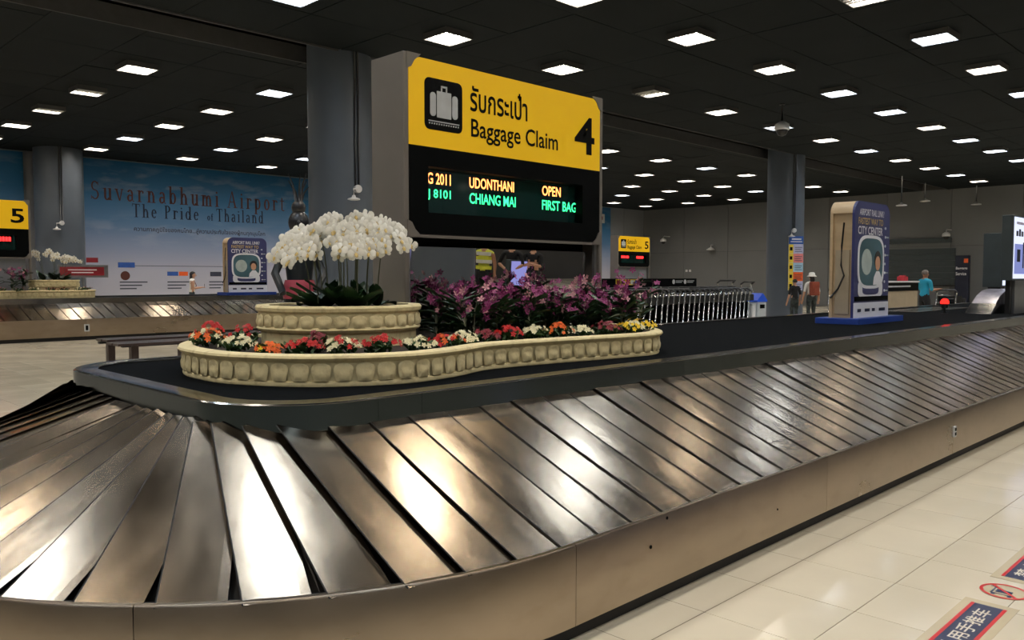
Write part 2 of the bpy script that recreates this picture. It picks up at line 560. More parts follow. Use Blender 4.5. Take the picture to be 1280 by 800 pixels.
# ceiling lamps
def lamp_parts(root, m='lamp_white', dead=None):
    h = 0.315
    z = ZL - 0.0
    hb = MB()
    t = .02
    hb.box(-h, h, -h, -h + t, 0, ZC - ZL); hb.box(-h, h, h - t, h, 0, ZC - ZL)
    hb.box(-h, -h + t, -h + t, h - t, 0, ZC - ZL); hb.box(h - t, h, -h + t, h - t, 0, ZC - ZL)
    hb.box(-h + t, h - t, -h + t, h - t, ZC - ZL - .02, ZC - ZL + .01)
    parts = [('housing', hb.mesh('housing', ['lamp_housing']))]
    e = h - t
    if dead is None:
        parts.append(('diffuser', MB().add([(-e, -e, .075), (-e, e, .075), (e, e, .075), (e, -e, .075)], [(0, 1, 2, 3)]).mesh('diffuser', [m])))
    elif dead == 'x':
        parts.append(('diffuser', MB().add([(.1, -e, .075), (.1, e, .075), (e, e, .075), (e, -e, .075)], [(0, 1, 2, 3)]).mesh('diffuser', [m])))
        parts.append(('unlit_diffuser', MB().add([(-e, -e, .075), (-e, e, .075), (.1, e, .075), (.1, -e, .075)], [(0, 1, 2, 3)]).mesh('unlit_diffuser', ['lamp_dead'])))
    else:
        parts.append(('diffuser', MB().add([(-e, -.0, .075), (-e, e, .075), (e, e, .075), (e, -.0, .075)], [(0, 1, 2, 3)]).mesh('diffuser', [m])))
        parts.append(('unlit_diffuser', MB().add([(-e, -e, .075), (-e, -.0, .075), (e, -.0, .075), (e, -e, .075)], [(0, 1, 2, 3)]).mesh('unlit_diffuser', ['lamp_dead'])))
    bl = MB()
    for k in range(1, 6):
        x = -e + 2 * e * k / 6
        bl.add([(x, -e, .0), (x, e, .0), (x, e, .03), (x, -e, .03)], [(0, 1, 2, 3)])
    for k in range(1, 6):
        y = -e + 2 * e * k / 6
        bl.add([(-e, y, .0), (e, y, .0), (e, y, .03), (-e, y, .03)], [(0, 1, 2, 3)])
    parts.append(('louvre', bl.mesh('louvre', ['lamp_blade'])))
    return parts
LP = {'white': lamp_parts(None), 'cool': lamp_parts(None, 'lamp_cool'), 'deadx': lamp_parts(None, dead='x'), 'deady': lamp_parts(None, dead='y')}
GN = 'ceiling lamps in the near field'; GF = 'ceiling lamps beyond the dark ceiling slot'
special = {(2, 'n', 5): None}
for jr, (rows, field) in enumerate(((near_rows, 'n'), (far_rows, 'f'))):
    for j, y in enumerate(rows):
        for k, x in enumerate(cols_u):
            if not (X0 + .5 < x < X1 - .5 and Y0 + .5 < y < Y1 - .3): continue
            kind = 'cool' if rnd.random() < .3 else 'white'
            if field == 'n':
                back = len(rows) - 1 - j
                where = ['in the row nearest the dark ceiling slot', 'in the second row before the dark ceiling slot', 'in the third row before the dark ceiling slot'][back] if back < 3 else 'in a row behind the camera'
            else:
                where = ['in the first row', 'in the second row', 'in the third row', 'in the fourth row', 'in the row furthest'][j] + ' beyond the dark ceiling slot'
            lab = 'fully lit square louvred lamp ' + where
            grp = 'ceiling lamps ' + where
            kk = k - 6
            if field == 'n' and (kk, round((y / S - 2.47) / 1.447)) == (2, 0):
                kind, lab, grp = 'deadx', 'half lit square ceiling lamp at the top edge of the view', None
            if field == 'n' and (kk, round((y / S - 2.47) / 1.447)) == (3, 2):
                kind, lab, grp = 'deadx', 'half lit square ceiling lamp just above the right end of the yellow sign', None
            if field == 'f' and (kk, j) == (0, 2):
                kind, lab, grp = 'deady', 'half lit ceiling lamp third from the top at the far left', None
            if field == 'f' and (kk, j) == (0, 1):
                kind, lab, grp = 'deady', 'half lit ceiling lamp second from the top at the far left', None
            t = empty('ceiling_lamp', (x, y, ZL), 0, lab, 'lamp', grp)
            hs = None
            for nm, me in LP[kind]:
                q = link(nm, me, t if nm != 'louvre' else hs)
                hs = hs or q
# ------------------------------------------------------------------ baggage carousel in front
ZS, ZRB, ZRT, ZD = 0.43, 0.86, 0.97, 0.955
VO, VI = 2.224, 3.275
OC, OR = (2.59, 4.41), 2.186
IC, IR = (2.25, 3.825), 0.55
VAX = 4.665
XEND = 29.0
LARC = OR * PI / 2
HALF = LARC + (VAX - OC[1])
def outer_s(s):
    """distance along the outer edge from the start of the bend; negative runs along the near straight"""
    if s <= 0: return (OC[0] - s, VO), (0, -1)
    if s > HALF:
        p, n = outer_s(2 * HALF - s)
        return (p[0], 2 * VAX - p[1]), (n[0], -n[1])
    if s <= LARC:
        a = -PI / 2 - s / OR
        return (OC[0] + OR * math.cos(a), OC[1] + OR * math.sin(a)), (math.cos(a), math.sin(a))
    return (OC[0] - OR, OC[1] + s - LARC), (-1, 0)
ISTR = OC[0] - IC[0]; IARC = IR * PI / 2; IHALF = ISTR + IARC + VAX - IC[1]
def inner_q(q):
    if q <= ISTR: return (OC[0] - q, VI), (0, -1)
    if q > IHALF:
        p, n = inner_q(2 * IHALF - q)
        return (p[0], 2 * VAX - p[1]), (n[0], -n[1])
    if q <= ISTR + IARC:
        a = -PI / 2 - (q - ISTR) / IR
        return (IC[0] + IR * math.cos(a), IC[1] + IR * math.sin(a)), (math.cos(a), math.sin(a))
    return (IC[0] - IR, IC[1] + q - ISTR - IARC), (-1, 0)
QMAP = [(0, 0), (.42, .38), (.65, .60), (.95, .77), (1.26, .94), (1.53, 1.05), (1.83, 1.17), (2.4, 1.4), (HALF, IHALF)]
def q_of(s):
    if s <= 0: return s
    if s > HALF: return 2 * IHALF - q_of(2 * HALF - s)
    for (a, b), (c, d) in zip(QMAP, QMAP[1:]):
        if s <= c: return b + (d - b) * (s - a) / (c - a)
    return IHALF

car = empty('baggage_carousel', (8, VAX, 0), 0, 'steel baggage carousel with sloped overlapping plates in the foreground', 'carousel')
CI = Matrix.Translation((-8, -VAX, 0))
def cpart(name, mb, mats, **k):
    return ob(name, mb, mats, car, M=CI, **k)

def opath(s0, s1, step=.12):
    n = max(1, int(abs(s1 - s0) / step)); return [outer_s(s0 + (s1 - s0) * i / n) for i in range(n + 1)]
def ipath(q0, q1, step=.06):
    n = max(1, int(abs(q1 - q0) / step)); return [inner_q(q0 + (q1 - q0) * i / n) for i in range(n + 1)]
SF = -(XEND - OC[0])
# skirt panels, a small gap at each seam
seams = [SF + 2.4 * k for k in range(40)]
seams = [s for s in seams if s < -1.0] + [-.0, 1.72, HALF, 2 * HALF - 1.72, 2 * HALF, 2 * HALF + 8]
skp = [(-.004, .085), (0.012, .085), (.014, .1), (.014, ZS - .006), (.008, ZS + .004), (-.012, ZS + .004), (-.012, ZS - .02), (-.004, ZS - .03)]
for a, b in zip(seams, seams[1:]):
    straight = b <= 0 or a >= 2 * HALF
    cpart('skirt_panel', MB().sweep(opath(a + .0015, b - .0015, 3 if straight else .07), skp), 'skirt_steel', auto=35)
toe = MB().sweep(opath(SF, 2 * HALF + 8, .3), [(-.07, 0), (-.045, 0), (-.045, .1), (-.07, .1)])
cpart('toe_kick', toe, 'black_rubber', auto=35)
cpart('rubber_edge', MB().sweep(opath(SF, 2 * HALF + 8, .1), [(-.05, ZS - .03), (-.012, ZS - .03), (-.012, ZS + .001), (-.05, ZS - .008)]), 'black_rubber', auto=35)

# dark carriage below the plates
und = MB()
ss = [SF + i * .5 for i in range(int((-SF) / .5))] + [i * .12 for i in range(int(2 * HALF / .12) + 1)] + [2 * HALF + 8]
row = []
for s in ss:
    (ox, oy), on = outer_s(s); (ix, iy), inn = inner_q(q_of(s))
    row.append(((ox - on[0] * .03, oy - on[1] * .03, ZS - .05), (ix - inn[0] * .1, iy - inn[1] * .1, ZRB - .045)))
vs = [p for r in row for p in r]
und.add(vs, [(2 * i, 2 * i + 2, 2 * i + 3, 2 * i + 1) for i in range(len(row) - 1)])
cpart('carriage', und, 'under_carriage')

# overlapping plates
def plate_mesh(L, w, bow, seed):
    r = random.Random(seed)
    mb = MB(); ny = 8
    prof = [(-w * .5 + .001, -.0035), (-w * .5 - .001, .0), (-w * .5 + .005, .0), (-w * .5 + .005, .0), (-w * .17, -.0012 + bow), (w * .17, -.003 + bow), (w * .5, -.0044), (w * .5, -.0044), (w * .5 + .036, -.0064)]
    n = len(prof); vs = []
    for j in range(ny + 1):
        t = j / ny
        y = -.012 + (L + .06) * t
        sag = -.006 * math.sin(PI * t) + r.uniform(-.0004, .0004)
        for x, z in prof:
            vs.append((x, y, z + sag))
    fs = []; mi = []
    for j in range(ny):
        for k in (0, 1, 3, 4, 5, 7):
            fs.append((j * n + k, j * n + k + 1, (j + 1) * n + k + 1, (j + 1) * n + k)); mi.append(1 if k < 2 else 0)
    mb.v = vs; mb.f = fs; mb.m = mi
    return mb.mesh('plate', ['plate_steel', 'black_rubber'], smooth=True)
def plate_matrix(s, zo=ZS, zi=ZRB):
    (ox, oy), on = outer_s(s); (ix, iy), _ = inner_q(q_of(s))
    O = Vector((ox - on[0] * .014, oy - on[1] * .014, zo)); I = Vector((ix, iy, zi))
    y = (I - O); L = y.length; y.normalize()
    x = y.cross(Vector((0, 0, 1))).normalized(); z = x.cross(y)
    M = Matrix.Identity(4)
    for r in range(3):
        M[r][0] = x[r]; M[r][1] = y[r]; M[r][2] = z[r]; M[r][3] = O[r]
    return M, L
svals = []
s = .19
while s > -13.4:
    s -= .2445; svals.append(s)
curve_s = []
s = .19
while s < 2 * HALF:
    curve_s.append(s); s += .245 + .045 * min(1, max(0, (min(s, 2 * HALF - s) - .35) / .4))
tail = [2 * HALF + .2445 * k for k in range(1, 5)]
ALLS = sorted(svals + curve_s + tail)
flat = [plate_mesh(1.143, .228, b, 5 + i) for i, b in enumerate((.0008, -.0006, .0002, .0014))]
for n, s in enumerate(ALLS):
    M, L = plate_matrix(s)
    jit = .006 if s <= .5 else .02
    M = CI @ M @ Matrix.Rotation(rnd.uniform(-jit, jit), 4, 'Y') @ Matrix.Rotation(rnd.uniform(-.003, .003), 4, 'Z') @ Matrix.Rotation(rnd.uniform(-.004, .004), 4, 'X')
    me = flat[n % 4] if s <= 0 else plate_mesh(L, .232 - .03 * min(1, max(0, (min(s, 2 * HALF - s) - .4) / .6)), (.0008, -.0006, .0004)[n % 3], n)
    link('plate', me, car, M)
farp = MB()
s = -13.4 - .2445
while s > SF:
    M, L = plate_matrix(s)
    m1 = MB().add([(-.13, -.012, 0), (.15, -.012, -.009), (.15, L + .05, -.009), (-.13, L + .05, 0)], [(0, 1, 2, 3)])
    farp.merge(m1, M); s -= .2445
s = 2 * HALF + .2445 * 5
while s < 2 * HALF + 7.9:
    M, L = plate_matrix(s); farp.merge(m1, M); s += .2445
tag(cpart('plates_far', farp, 'plate_steel'), kind='stuff')

# inner rim and deck
rimp = [(.0, ZRB - .02), (.004, ZRB - .02), (.004, ZRT - .006), (-.004, ZRT), (-.128, ZRT), (-.135, ZRT - .004), (-.135, ZRB), (-.1, ZRB - .02)]
rs = [SF + 3.0 * k for k in range(12) if SF + 3.0 * k < -2] + [-.03, ISTR - .1, IHALF, 2 * IHALF - ISTR + .1, 2 * IHALF + 6.0]
for a, b in zip(rs, rs[1:]):
    cpart('rim_panel', MB().sweep(ipath(a + .001, b - .001, 3 if (b <= 0 or a > 2 * IHALF - .5) else .04), rimp), 'rim_steel', auto=35)
    cpart('rim_fascia', MB().sweep(ipath(a + .001, b - .001, 3 if (b <= 0 or a > 2 * IHALF - .5) else .04), [(.0045, ZRB - .018), (.008, ZRB - .018), (.008, ZRT - .008), (.0045, ZRT - .008)]), 'rim_face', auto=35)
far_rim = MB().box(-8 + 8 + 8.6, XEND, 2 * VAX - VI - .135, 2 * VAX - VI + .004, ZRB - .02, ZRT)
cpart('rim_panel', far_rim, 'rim_steel')
dk = [(p[0] - n[0] * .12, p[1] - n[1] * .12) for p, n in ipath(-.3, 2 * IHALF + .3, .05)] + [(XEND, 2 * VAX - VI - .12), (XEND, VI + .12)]
cpart('deck', MB().prism(dk[::-1], ZD - .03, ZD), 'deck_carpet')
# wall socket in the skirt
sk = MB()
slab(sk, rrect(-.03, .03, -.045, .045, .008), -.012, 0, 0)
slab(sk, rrect(-.018, .018, .006, .032, .005), -.014, -.011, 1); slab(sk, rrect(-.018, .018, -.032, -.006, .005), -.014, -.011, 1)
cpart('socket_outlet', sk, ['icon_grey', 'sign_black']).matrix_local = CI @ Matrix.Translation((7.42, VO - .014, .27))
for (x, z, r) in ((4.35, .23, .006), (3.12, .3, .009), (3.25, .41, .008)):
    ob('screw_hole', MB().lathe([(r, 0), (r, .003)], 8), 'sign_black', car, M=CI @ Matrix.Translation((x, VO - .0145, z)) @ Matrix.Rotation(PI / 2, 4, 'X'))

# second carousel in the middle distance
c5 = empty('baggage_carousel', (14, 24.5, 0), 0, 'far steel baggage carousel in front of the airport mural', 'carousel')
C5I = Matrix.Translation((-14, -24.5, 0))
A5, B5 = -8.0, 38.0
V5, R5, Z5S, Z5B, Z5T = 22.0, 23.15, .52, .89, 1.02
def c5part(name, mb, mats, **k):
    return ob(name, mb, mats, c5, M=C5I, **k)
x = A5
while x < B5:
    x2 = min(x + 3.0, B5)
    c5part('skirt_panel', MB().box(x + .004, x2 - .004, V5 - .01, V5 + .01, .09, Z5S + .004), 'skirt_steel')
    c5part('rim_panel', MB().box(x + .002, x2 - .002, R5, R5 + .14, Z5B - .02, Z5T, bev=.004), 'rim_steel')
    x = x2
c5part('toe_kick', MB().box(A5, B5, V5 + .04, V5 + .08, 0, .1), 'black_rubber')
c5part('carriage', MB().add([(A5, V5 + .01, Z5S - .05), (B5, V5 + .01, Z5S - .05), (B5, R5 + .05, Z5B - .04), (A5, R5 + .05, Z5B - .04)], [(0, 1, 2, 3)]), 'under_carriage')
c5part('deck', MB().box(A5, B5, R5 + .13, 25.75, Z5T - .04, Z5T - .01), 'deck_carpet')
c5part('rim_panel', MB().box(A5, B5, 25.75, 25.9, Z5B, Z5T), 'rim_steel')
c5part('rear_slope', MB().add([(A5, 25.9, Z5B), (B5, 25.9, Z5B), (B5, 27.0, Z5S), (A5, 27.0, Z5S), (A5, 27.0, .0), (B5, 27.0, .0)], [(0, 1, 2, 3), (3, 2, 5, 4)]), 'skirt_steel')
p5 = plate_mesh(math.hypot(R5 - V5, Z5B - Z5S), .258, .0, 77)
dy, dz = R5 - V5, Z5B - Z5S; l5 = math.hypot(dy, dz)
k = 0
x = 2.0
far5 = MB()
while x < 38:
    M = Matrix(((1, 0, 0, x), (0, dy / l5, -dz / l5, V5 + .012), (0, dz / l5, dy / l5, Z5S), (0, 0, 0, 1))) @ Matrix.Rotation(.035 + rnd.uniform(-.012, .012), 4, 'Y')
    if x < 17:
        link('plate', p5, c5, C5I @ M)
    else:
        far5.merge(MB().add([(-.15, 0, 0), (.16, 0, -.0145), (.16, l5, -.0145), (-.15, l5, 0)], [(0, 1, 2, 3)]), M)
    x += .28
tag(c5part('plates_far', far5, 'plate_steel'), kind='stuff')
slab5 = MB(); slab(slab5, rrect(-.06, .06, -.09, .09, .01), -.02, 0, 0); slab(slab5, rrect(-.03, .03, -.06, .06, .01), -.024, -.018, 1)
c5part('socket_outlet', slab5, ['icon_grey', 'sign_black']).matrix_local = C5I @ Matrix.Translation((7.0, V5 - .01, .3))
# ------------------------------------------------------------------ claim signs
def claim_sign(origin, scale, number, leds, label, deck_z, mirror=False):
    """sign cabinet; local x along the hall, front face at y=0, z measured from the lower edge of the cabinet"""
    t = empty('claim_sign', origin, 0, label, 'sign', None, scale)
    W, Hh, D = 2.19, 1.285, .40
    zy = .645
    zd = (deck_z - origin[2]) / scale
    for x0 in (-.045, W):
        ob('end_panel', MB().box(x0, x0 + .045, 0.0, D, zd, Hh + .02, bev=.006), 'sign_grey', t)
        ob('post', MB().box(x0 + (.045 if x0 < 0 else -.03), x0 + (.075 if x0 < 0 else 0), .03, .06, zd, 0), 'grey_metal', t)
    cab = MB()
    cab.box(0, W, .14, D - .02, .0, Hh)
    ob('cabinet', cab, 'sign_grey', t)
    f = MB(); slab(f, [(0.0, zy), (W, zy), (W, Hh - .10), (W - .03, Hh - .03), (W - .1, Hh), (.1, Hh), (.03, Hh - .03), (0, Hh - .1)], .0, .14)
    yp = ob('yellow_panel', f, 'sign_yellow', t)
    # black surround with a deep window for the display
    wx0, wx1, wz0, wz1 = .18, 1.95, .16, .50
    b = MB()
    slab(b, [(0, 0.1), (.03, .03), (.1, 0.0), (W - .1, 0), (W - .03, .03), (W, .1), (W, wz0), (0, wz0)], .0, .14)
    b.box(0, wx0, 0, .14, wz0, wz1); b.box(wx1, W, 0, .14, wz0, wz1); b.box(0, W, 0, .14, wz1, zy)
    ob('black_surround', b, 'sign_black', t)
    dg_ = ob('display_glass', MB().box(wx0, wx1, .085, .13, wz0, wz1), 'led_glass', t)
    for body, m, x, z, w, h in leds:
        if body:
            text('led_text', body, m, dg_, (x, .083, z), w, h, .012)
        else:   # too far away to read: separate lit character blocks
            n = int(w / (h * .62))
            for q in range(n):
                cb = MB(); cw = w / n
                slab(cb, rrect(x + q * cw, x + (q + .8) * cw, z, z + h, .012, 2), .081, .084); ob('led_character', cb, m, dg_)
    for x, sx in ((0, 1), (W, -1)):
        for z, sz in ((0, 1), (Hh, -1)):
            brk = MB(); slab(brk, [(x - sx * .02, z - sz * .02), (x + sx * .11, z - sz * .02), (x + sx * .05, z + sz * .03), (x + sx * .02, z + sz * .08), (x - sx * .02, z + sz * .1)], -.008, .005)
            ob('corner_bracket', brk, 'sign_grey', t)
    ob('lower_rail', MB().box(0, W, -.004, .02, -.028, -.006), 'sign_grey', t)
    # pictogram
    ic = MB()
    slab(ic, rrect(.145, .515, .775, 1.155, .045), -.004, 0, 0)
    icf = ob('icon_field', ic, 'sign_ink', t)
    su = MB()
    slab(su, rrect(.195, .25, .875, 1.05, .025), -.008, -.003)
    slab(su, rrect(.26, .40, .87, 1.065, .004), -.008, -.003)
    slab(su, rrect(.41, .465, .875, 1.05, .025), -.008, -.003)
    for a, b_, c, d in ((.30, .312, 1.065, 1.1), (.348, .36, 1.065, 1.1), (.30, .36, 1.095, 1.108)):
        slab(su, [(a, c), (b_, c), (b_, d), (a, d)], -.008, -.003)
    slab(su, [(.18, .835), (.48, .835), (.48, .843), (.18, .843)], -.008, -.003)
    for k in range(13):
        x = .183 + k * .0235
        slab(su, rrect(x, x + .012, .815, .827, .005, 2), -.008, -.003)
    ob('suitcase_icon', su, 'icon_grey', icf)
    text('thai_lettering', 'รับกระเป๋า', 'sign_ink', yp, (.595, -.004, .965), .64, .215, .016)
    text('english_lettering', 'Baggage Claim', 'sign_ink', yp, (.605, -.004, .725), 1.01, .185, .012)
    text('gate_number', number, 'sign_ink', yp, (1.835, -.004, .775), .275, .33, .02)
    if mirror:
        mm = MB().box(.08, W - .08, -.004, .0, zd + .02, -.04)
        ob('mirror_panel', mm, 'mirror_steel', t, M=Matrix.Translation((0, .1, -.05)) @ Matrix.Rotation(math.radians(2.3), 4, 'X') @ Matrix.Translation((0, 0, .0)))
        ob('mirror_backing', MB().box(0, W, .2, .24, zd, 0), 'sign_black', t)
    else:
        ob('lower_board', MB().box(.05, W - .05, .1, .12, zd, -.03), 'wall_light', t)
    return t
claim_sign((3.742, 4.8, 1.875), 1.0, '4', [
    ('TG 2011', 'led_orange', .185, .385, .285, .085), ('UDONTHANI', 'led_orange', .665, .385, .50, .085), ('OPEN', 'led_orange', 1.51, .385, .24, .085),
    ('VJ 8101', 'led_green', .185, .262, .285, .085), ('CHIANG MAI', 'led_green', .665, .262, .52, .085), ('FIRST BAG', 'led_green', 1.51, .262, .45, .085)],
    'tall yellow and black baggage claim 4 sign with an orange and green display', ZD, True)
LED5 = [('', 'led_red', .22, .36, .36, .1), ('', 'led_red', .62, .36, .2, .1), ('', 'led_red', 1.36, .36, .5, .1)]
claim_sign((3.88, 24.3, 2.08), 1.14, '5', LED5, 'yellow baggage claim 5 sign cut off by the left edge of the photo', Z5T)
claim_sign((31.5, 24.3, 2.08), 1.14, '5', LED5, 'small distant yellow baggage claim 5 sign above the parked trolleys', Z5T)

# ------------------------------------------------------------------ stone planters with lotus petals
def petal_mesh(w, h):
    mb = MB(); nx, nz = 8, 7
    vs = []
    for j in range(nz + 1):
        t = j / nz
        half = w / 2 * (0.72 + .28 * math.sin(min(1, t * 1.5) * PI / 2)) * (1.0 if t < .65 else math.sqrt(max(0.0, 1 - ((t - .65) / .35) ** 2)) * .97 + .03)
        for i in range(nx + 1):
            u = i / nx * 2 - 1
            d = .006 * (1 - u ** 8) ** .5 * math.sin(PI * min(1, .12 + t * .88)) ** .35
            d += .006 * (1 if abs(u) < .68 and .1 < t < .5 else 0)
            vs.append((u * half, -d, t * h))
    fs = [(j * (nx + 1) + i, j * (nx + 1) + i + 1, (j + 1) * (nx + 1) + i + 1, (j + 1) * (nx + 1) + i) for j in range(nz) for i in range(nx)]
    mb.add(vs, fs)
    return mb

def catmull(pts, step=.05, closed=True):
    out = []
    n = len(pts)
    for i in range(n):
        p0, p1, p2, p3 = [pts[(i + k) % n] for k in (-1, 0, 1, 2)]
        m = max(2, int(math.dist(p1, p2) / step))
        for k in range(m):
            t = k / m
            out.append(tuple(.5 * ((2 * p1[a]) + (-p0[a] + p2[a]) * t + (2 * p0[a] - 5 * p1[a] + 4 * p2[a] - p3[a]) * t * t + (-p0[a] + 3 * p1[a] - 3 * p2[a] + p3[a]) * t ** 3) for a in (0, 1)))
    return out
def with_normals(pts):
    n = len(pts); out = []
    area = sum(pts[i][0] * pts[(i + 1) % n][1] - pts[(i + 1) % n][0] * pts[i][1] for i in range(n))
    sg = 1 if area > 0 else -1
    for i in range(n):
        a, b = pts[i - 1], pts[(i + 1) % n]
        dx, dy = b[0] - a[0], b[1] - a[1]; l = math.hypot(dx, dy) or 1
        out.append((pts[i], (sg * dy / l, -sg * dx / l)))
    return out
def planter(name, pts, z0, h, base, label, fill_z, pet_w, pet_h, pet_z, prof, inside=.07):
    """pts: outline in metres, absolute; prof: list of (offset, height fraction)"""
    cx = sum(p[0] for p in pts) / len(pts); cy = sum(p[1] for p in pts) / len(pts)
    t = empty(name, (cx, cy, z0), 0, label, 'planter')
    path = with_normals([(p[0] - cx, p[1] - cy) for p in pts])
    prof3 = [(o, z * h) for o, z in prof] + [(-inside, h), (-inside, h - .06), (-inside - .02, h - .06), (-inside - .02, 0)]
    wr = ob('wall_ring', MB().sweep(path, prof3, closed=True), 'stone_cream', t, auto=40)
    ob('soil_fill', MB().prism([(p[0] - n[0] * inside, p[1] - n[1] * inside) for p, n in path], 0.01, h - fill_z), 'soil', t)
    per = [0]
    P = [p for p, n in path]; P.append(P[0])
    for a, b in zip(P, P[1:]): per.append(per[-1] + math.dist(a, b))
    cnt = int(per[-1] / pet_w); w = per[-1] / cnt
    me = petal_mesh(w * .9, pet_h).mesh('petal', ['stone_cream'], True)
    j = 0
    for k in range(cnt):
        d = (k + .5) * w
        while per[j + 1] < d: j += 1
        f = (d - per[j]) / (per[j + 1] - per[j])
        a, b = P[j], P[j + 1]
        na = path[j][1]; nb = path[(j + 1) % len(path)][1]
        nx, ny = na[0] * (1 - f) + nb[0] * f, na[1] * (1 - f) + nb[1] * f
        ang = math.atan2(ny, nx)
        link('petal', me, wr, Matrix.Translation((a[0] + (b[0] - a[0]) * f + nx * .002, a[1] + (b[1] - a[1]) * f + ny * .002, pet_z)) @ Matrix.Rotation(ang + PI / 2, 4, 'Z'))
    return t
PROF = [(-.02, 0), (0, 0), (.004, .05), (.0, .14), (-.012, .17), (-.008, .5), (.004, .76), (.022, .83), (.03, .9), (.024, .97), (.012, 1.0)]
low_pts = [(2.10, 4.68), (2.14, 4.33), (2.38, 3.92), (2.80, 3.69), (3.22, 3.72), (3.66, 3.86), (4.25, 3.82), (4.85, 3.73), (5.25, 3.71), (5.56, 3.88), (5.82, 4.2), (6.0, 4.7),
           (5.86, 5.2), (5.5, 5.5), (4.8, 5.6), (4.2, 5.52), (3.7, 5.5), (3.2, 5.64), (2.8, 5.66), (2.4, 5.45), (2.16, 5.05)]
planter('flower_planter', catmull(low_pts), ZD, .175, None, 'long low cream stone planter with lotus petal relief below the yellow sign', .02, .118, .104, .03, PROF)
UC, UR = (3.14, 4.80), .535
circ = [(UC[0] + UR * math.cos(2 * PI * k / 64), UC[1] + UR * math.sin(2 * PI * k / 64)) for k in range(64)]
UPROF = [(-.02, 0), (-.02, 0.001), (-.02, .36), (.0, .37), (.012, .43), (.004, .47), (-.004, .49), (-.004, .82), (.014, .87), (.018, .95), (.01, 1.0)]
planter('orchid_planter', circ, ZD + .155, .26, None, 'round raised cream planter holding the white orchids', .015, .108, .082, .125, UPROF)

# the same arrangement on the far carousel, simplified by distance
lp5 = [(7.95 - (p[0] - 2.1) * 1.14, 24.5 + (p[1] - 4.68) * 1.14) for p in low_pts][::-1]
planter('flower_planter', catmull(lp5, .12), Z5T - .01, .21, None, 'long low cream planter on the far carousel at the left edge', .02, .16, .13, .035, PROF)
c5c = [(6.95 + .6 * math.cos(2 * PI * k / 40), 24.3 + .6 * math.sin(2 * PI * k / 40)) for k in range(40)]
planter('orchid_planter', c5c, Z5T + .17, .3, None, 'small round cream planter under the far white orchids', .015, .15, .095, .14, UPROF)

# ------------------------------------------------------------------ white orchids
def orchid_flower():
    mb = MB()
    def pet(a, l, w, tilt, mi=0):
        n = 5; vs = [(0, 0, 0)]
        for k in range(n + 1):
            t = -1 + 2 * k / n
            r = l * (1 - .28 * t * t)
            vs.append((r * math.cos(a + t * w), r * math.sin(a + t * w), tilt * (1 - .5 * t * t)))
        # ridge point
        vs.append((l * .5 * math.cos(a), l * .5 * math.sin(a), tilt * .5 + .006))
        c = len(vs) - 1
        fs = [(0, 1, c)] + [(k, k + 1, c) for k in range(1, n + 1)] + [(n + 1, 0, c)]
        mb.add(vs, fs, mi)
    for a in (0.12, PI - .12):
        pet(a, .048, .78, .004)
    for a in (PI / 2, PI * 1.28, PI * 1.72):
        pet(a, .046, .42, -.006)
    mb.add([(-.011, -.004, .004), (.011, -.004, .004), (.008, -.02, .016), (0, -.026, .02), (-.008, -.02, .016), (0, .006, .012)], [(0, 1, 5), (0, 5, 4), (5, 1, 2), (5, 2, 3), (5, 3, 4)], 1)
    return mb.mesh('blossom', ['white_petal', 'lip_yellow'], True)
FLOWER = orchid_flower()
def blossom_matrix(p, d, s=1.0, roll=0.0):
    z = Vector(d).normalized(); up = Vector((0, 0, 1))
    x = up.cross(z)
    if x.length < .01: x = Vector((1, 0, 0))
    x.normalize(); y = z.cross(x)
    M = Matrix.Identity(4)
    for r in range(3):
        M[r][0] = x[r]; M[r][1] = y[r]; M[r][2] = z[r]; M[r][3] = p[r]
    return M @ Matrix.Rotation(roll, 4, 'Z') @ Matrix.Scale(s, 4)
def strap_leaf(mb, base, ang, l, w, droop, mi=0, lift=.5):
    n = 5; vs = []
    dx, dy = math.cos(ang), math.sin(ang)
    for k in range(n + 1):
        t = k / n
        r = l * t * (1 - .15 * t); z = l * lift * t - droop * t * t
        ww = w * math.sin(PI * (.12 + .86 * t)) ** .7
        for q, dz in ((-1, .01), (0, -.006), (1, .01)):
            vs.append((base[0] + dx * r - dy * ww * q, base[1] + dy * r + dx * ww * q, base[2] + z + dz))
    fs = []
    for k in range(n):
        for q in range(2):
            a = k * 3 + q
            fs.append((a, a + 1, a + 4, a + 3))
    mb.add(vs, fs, mi)
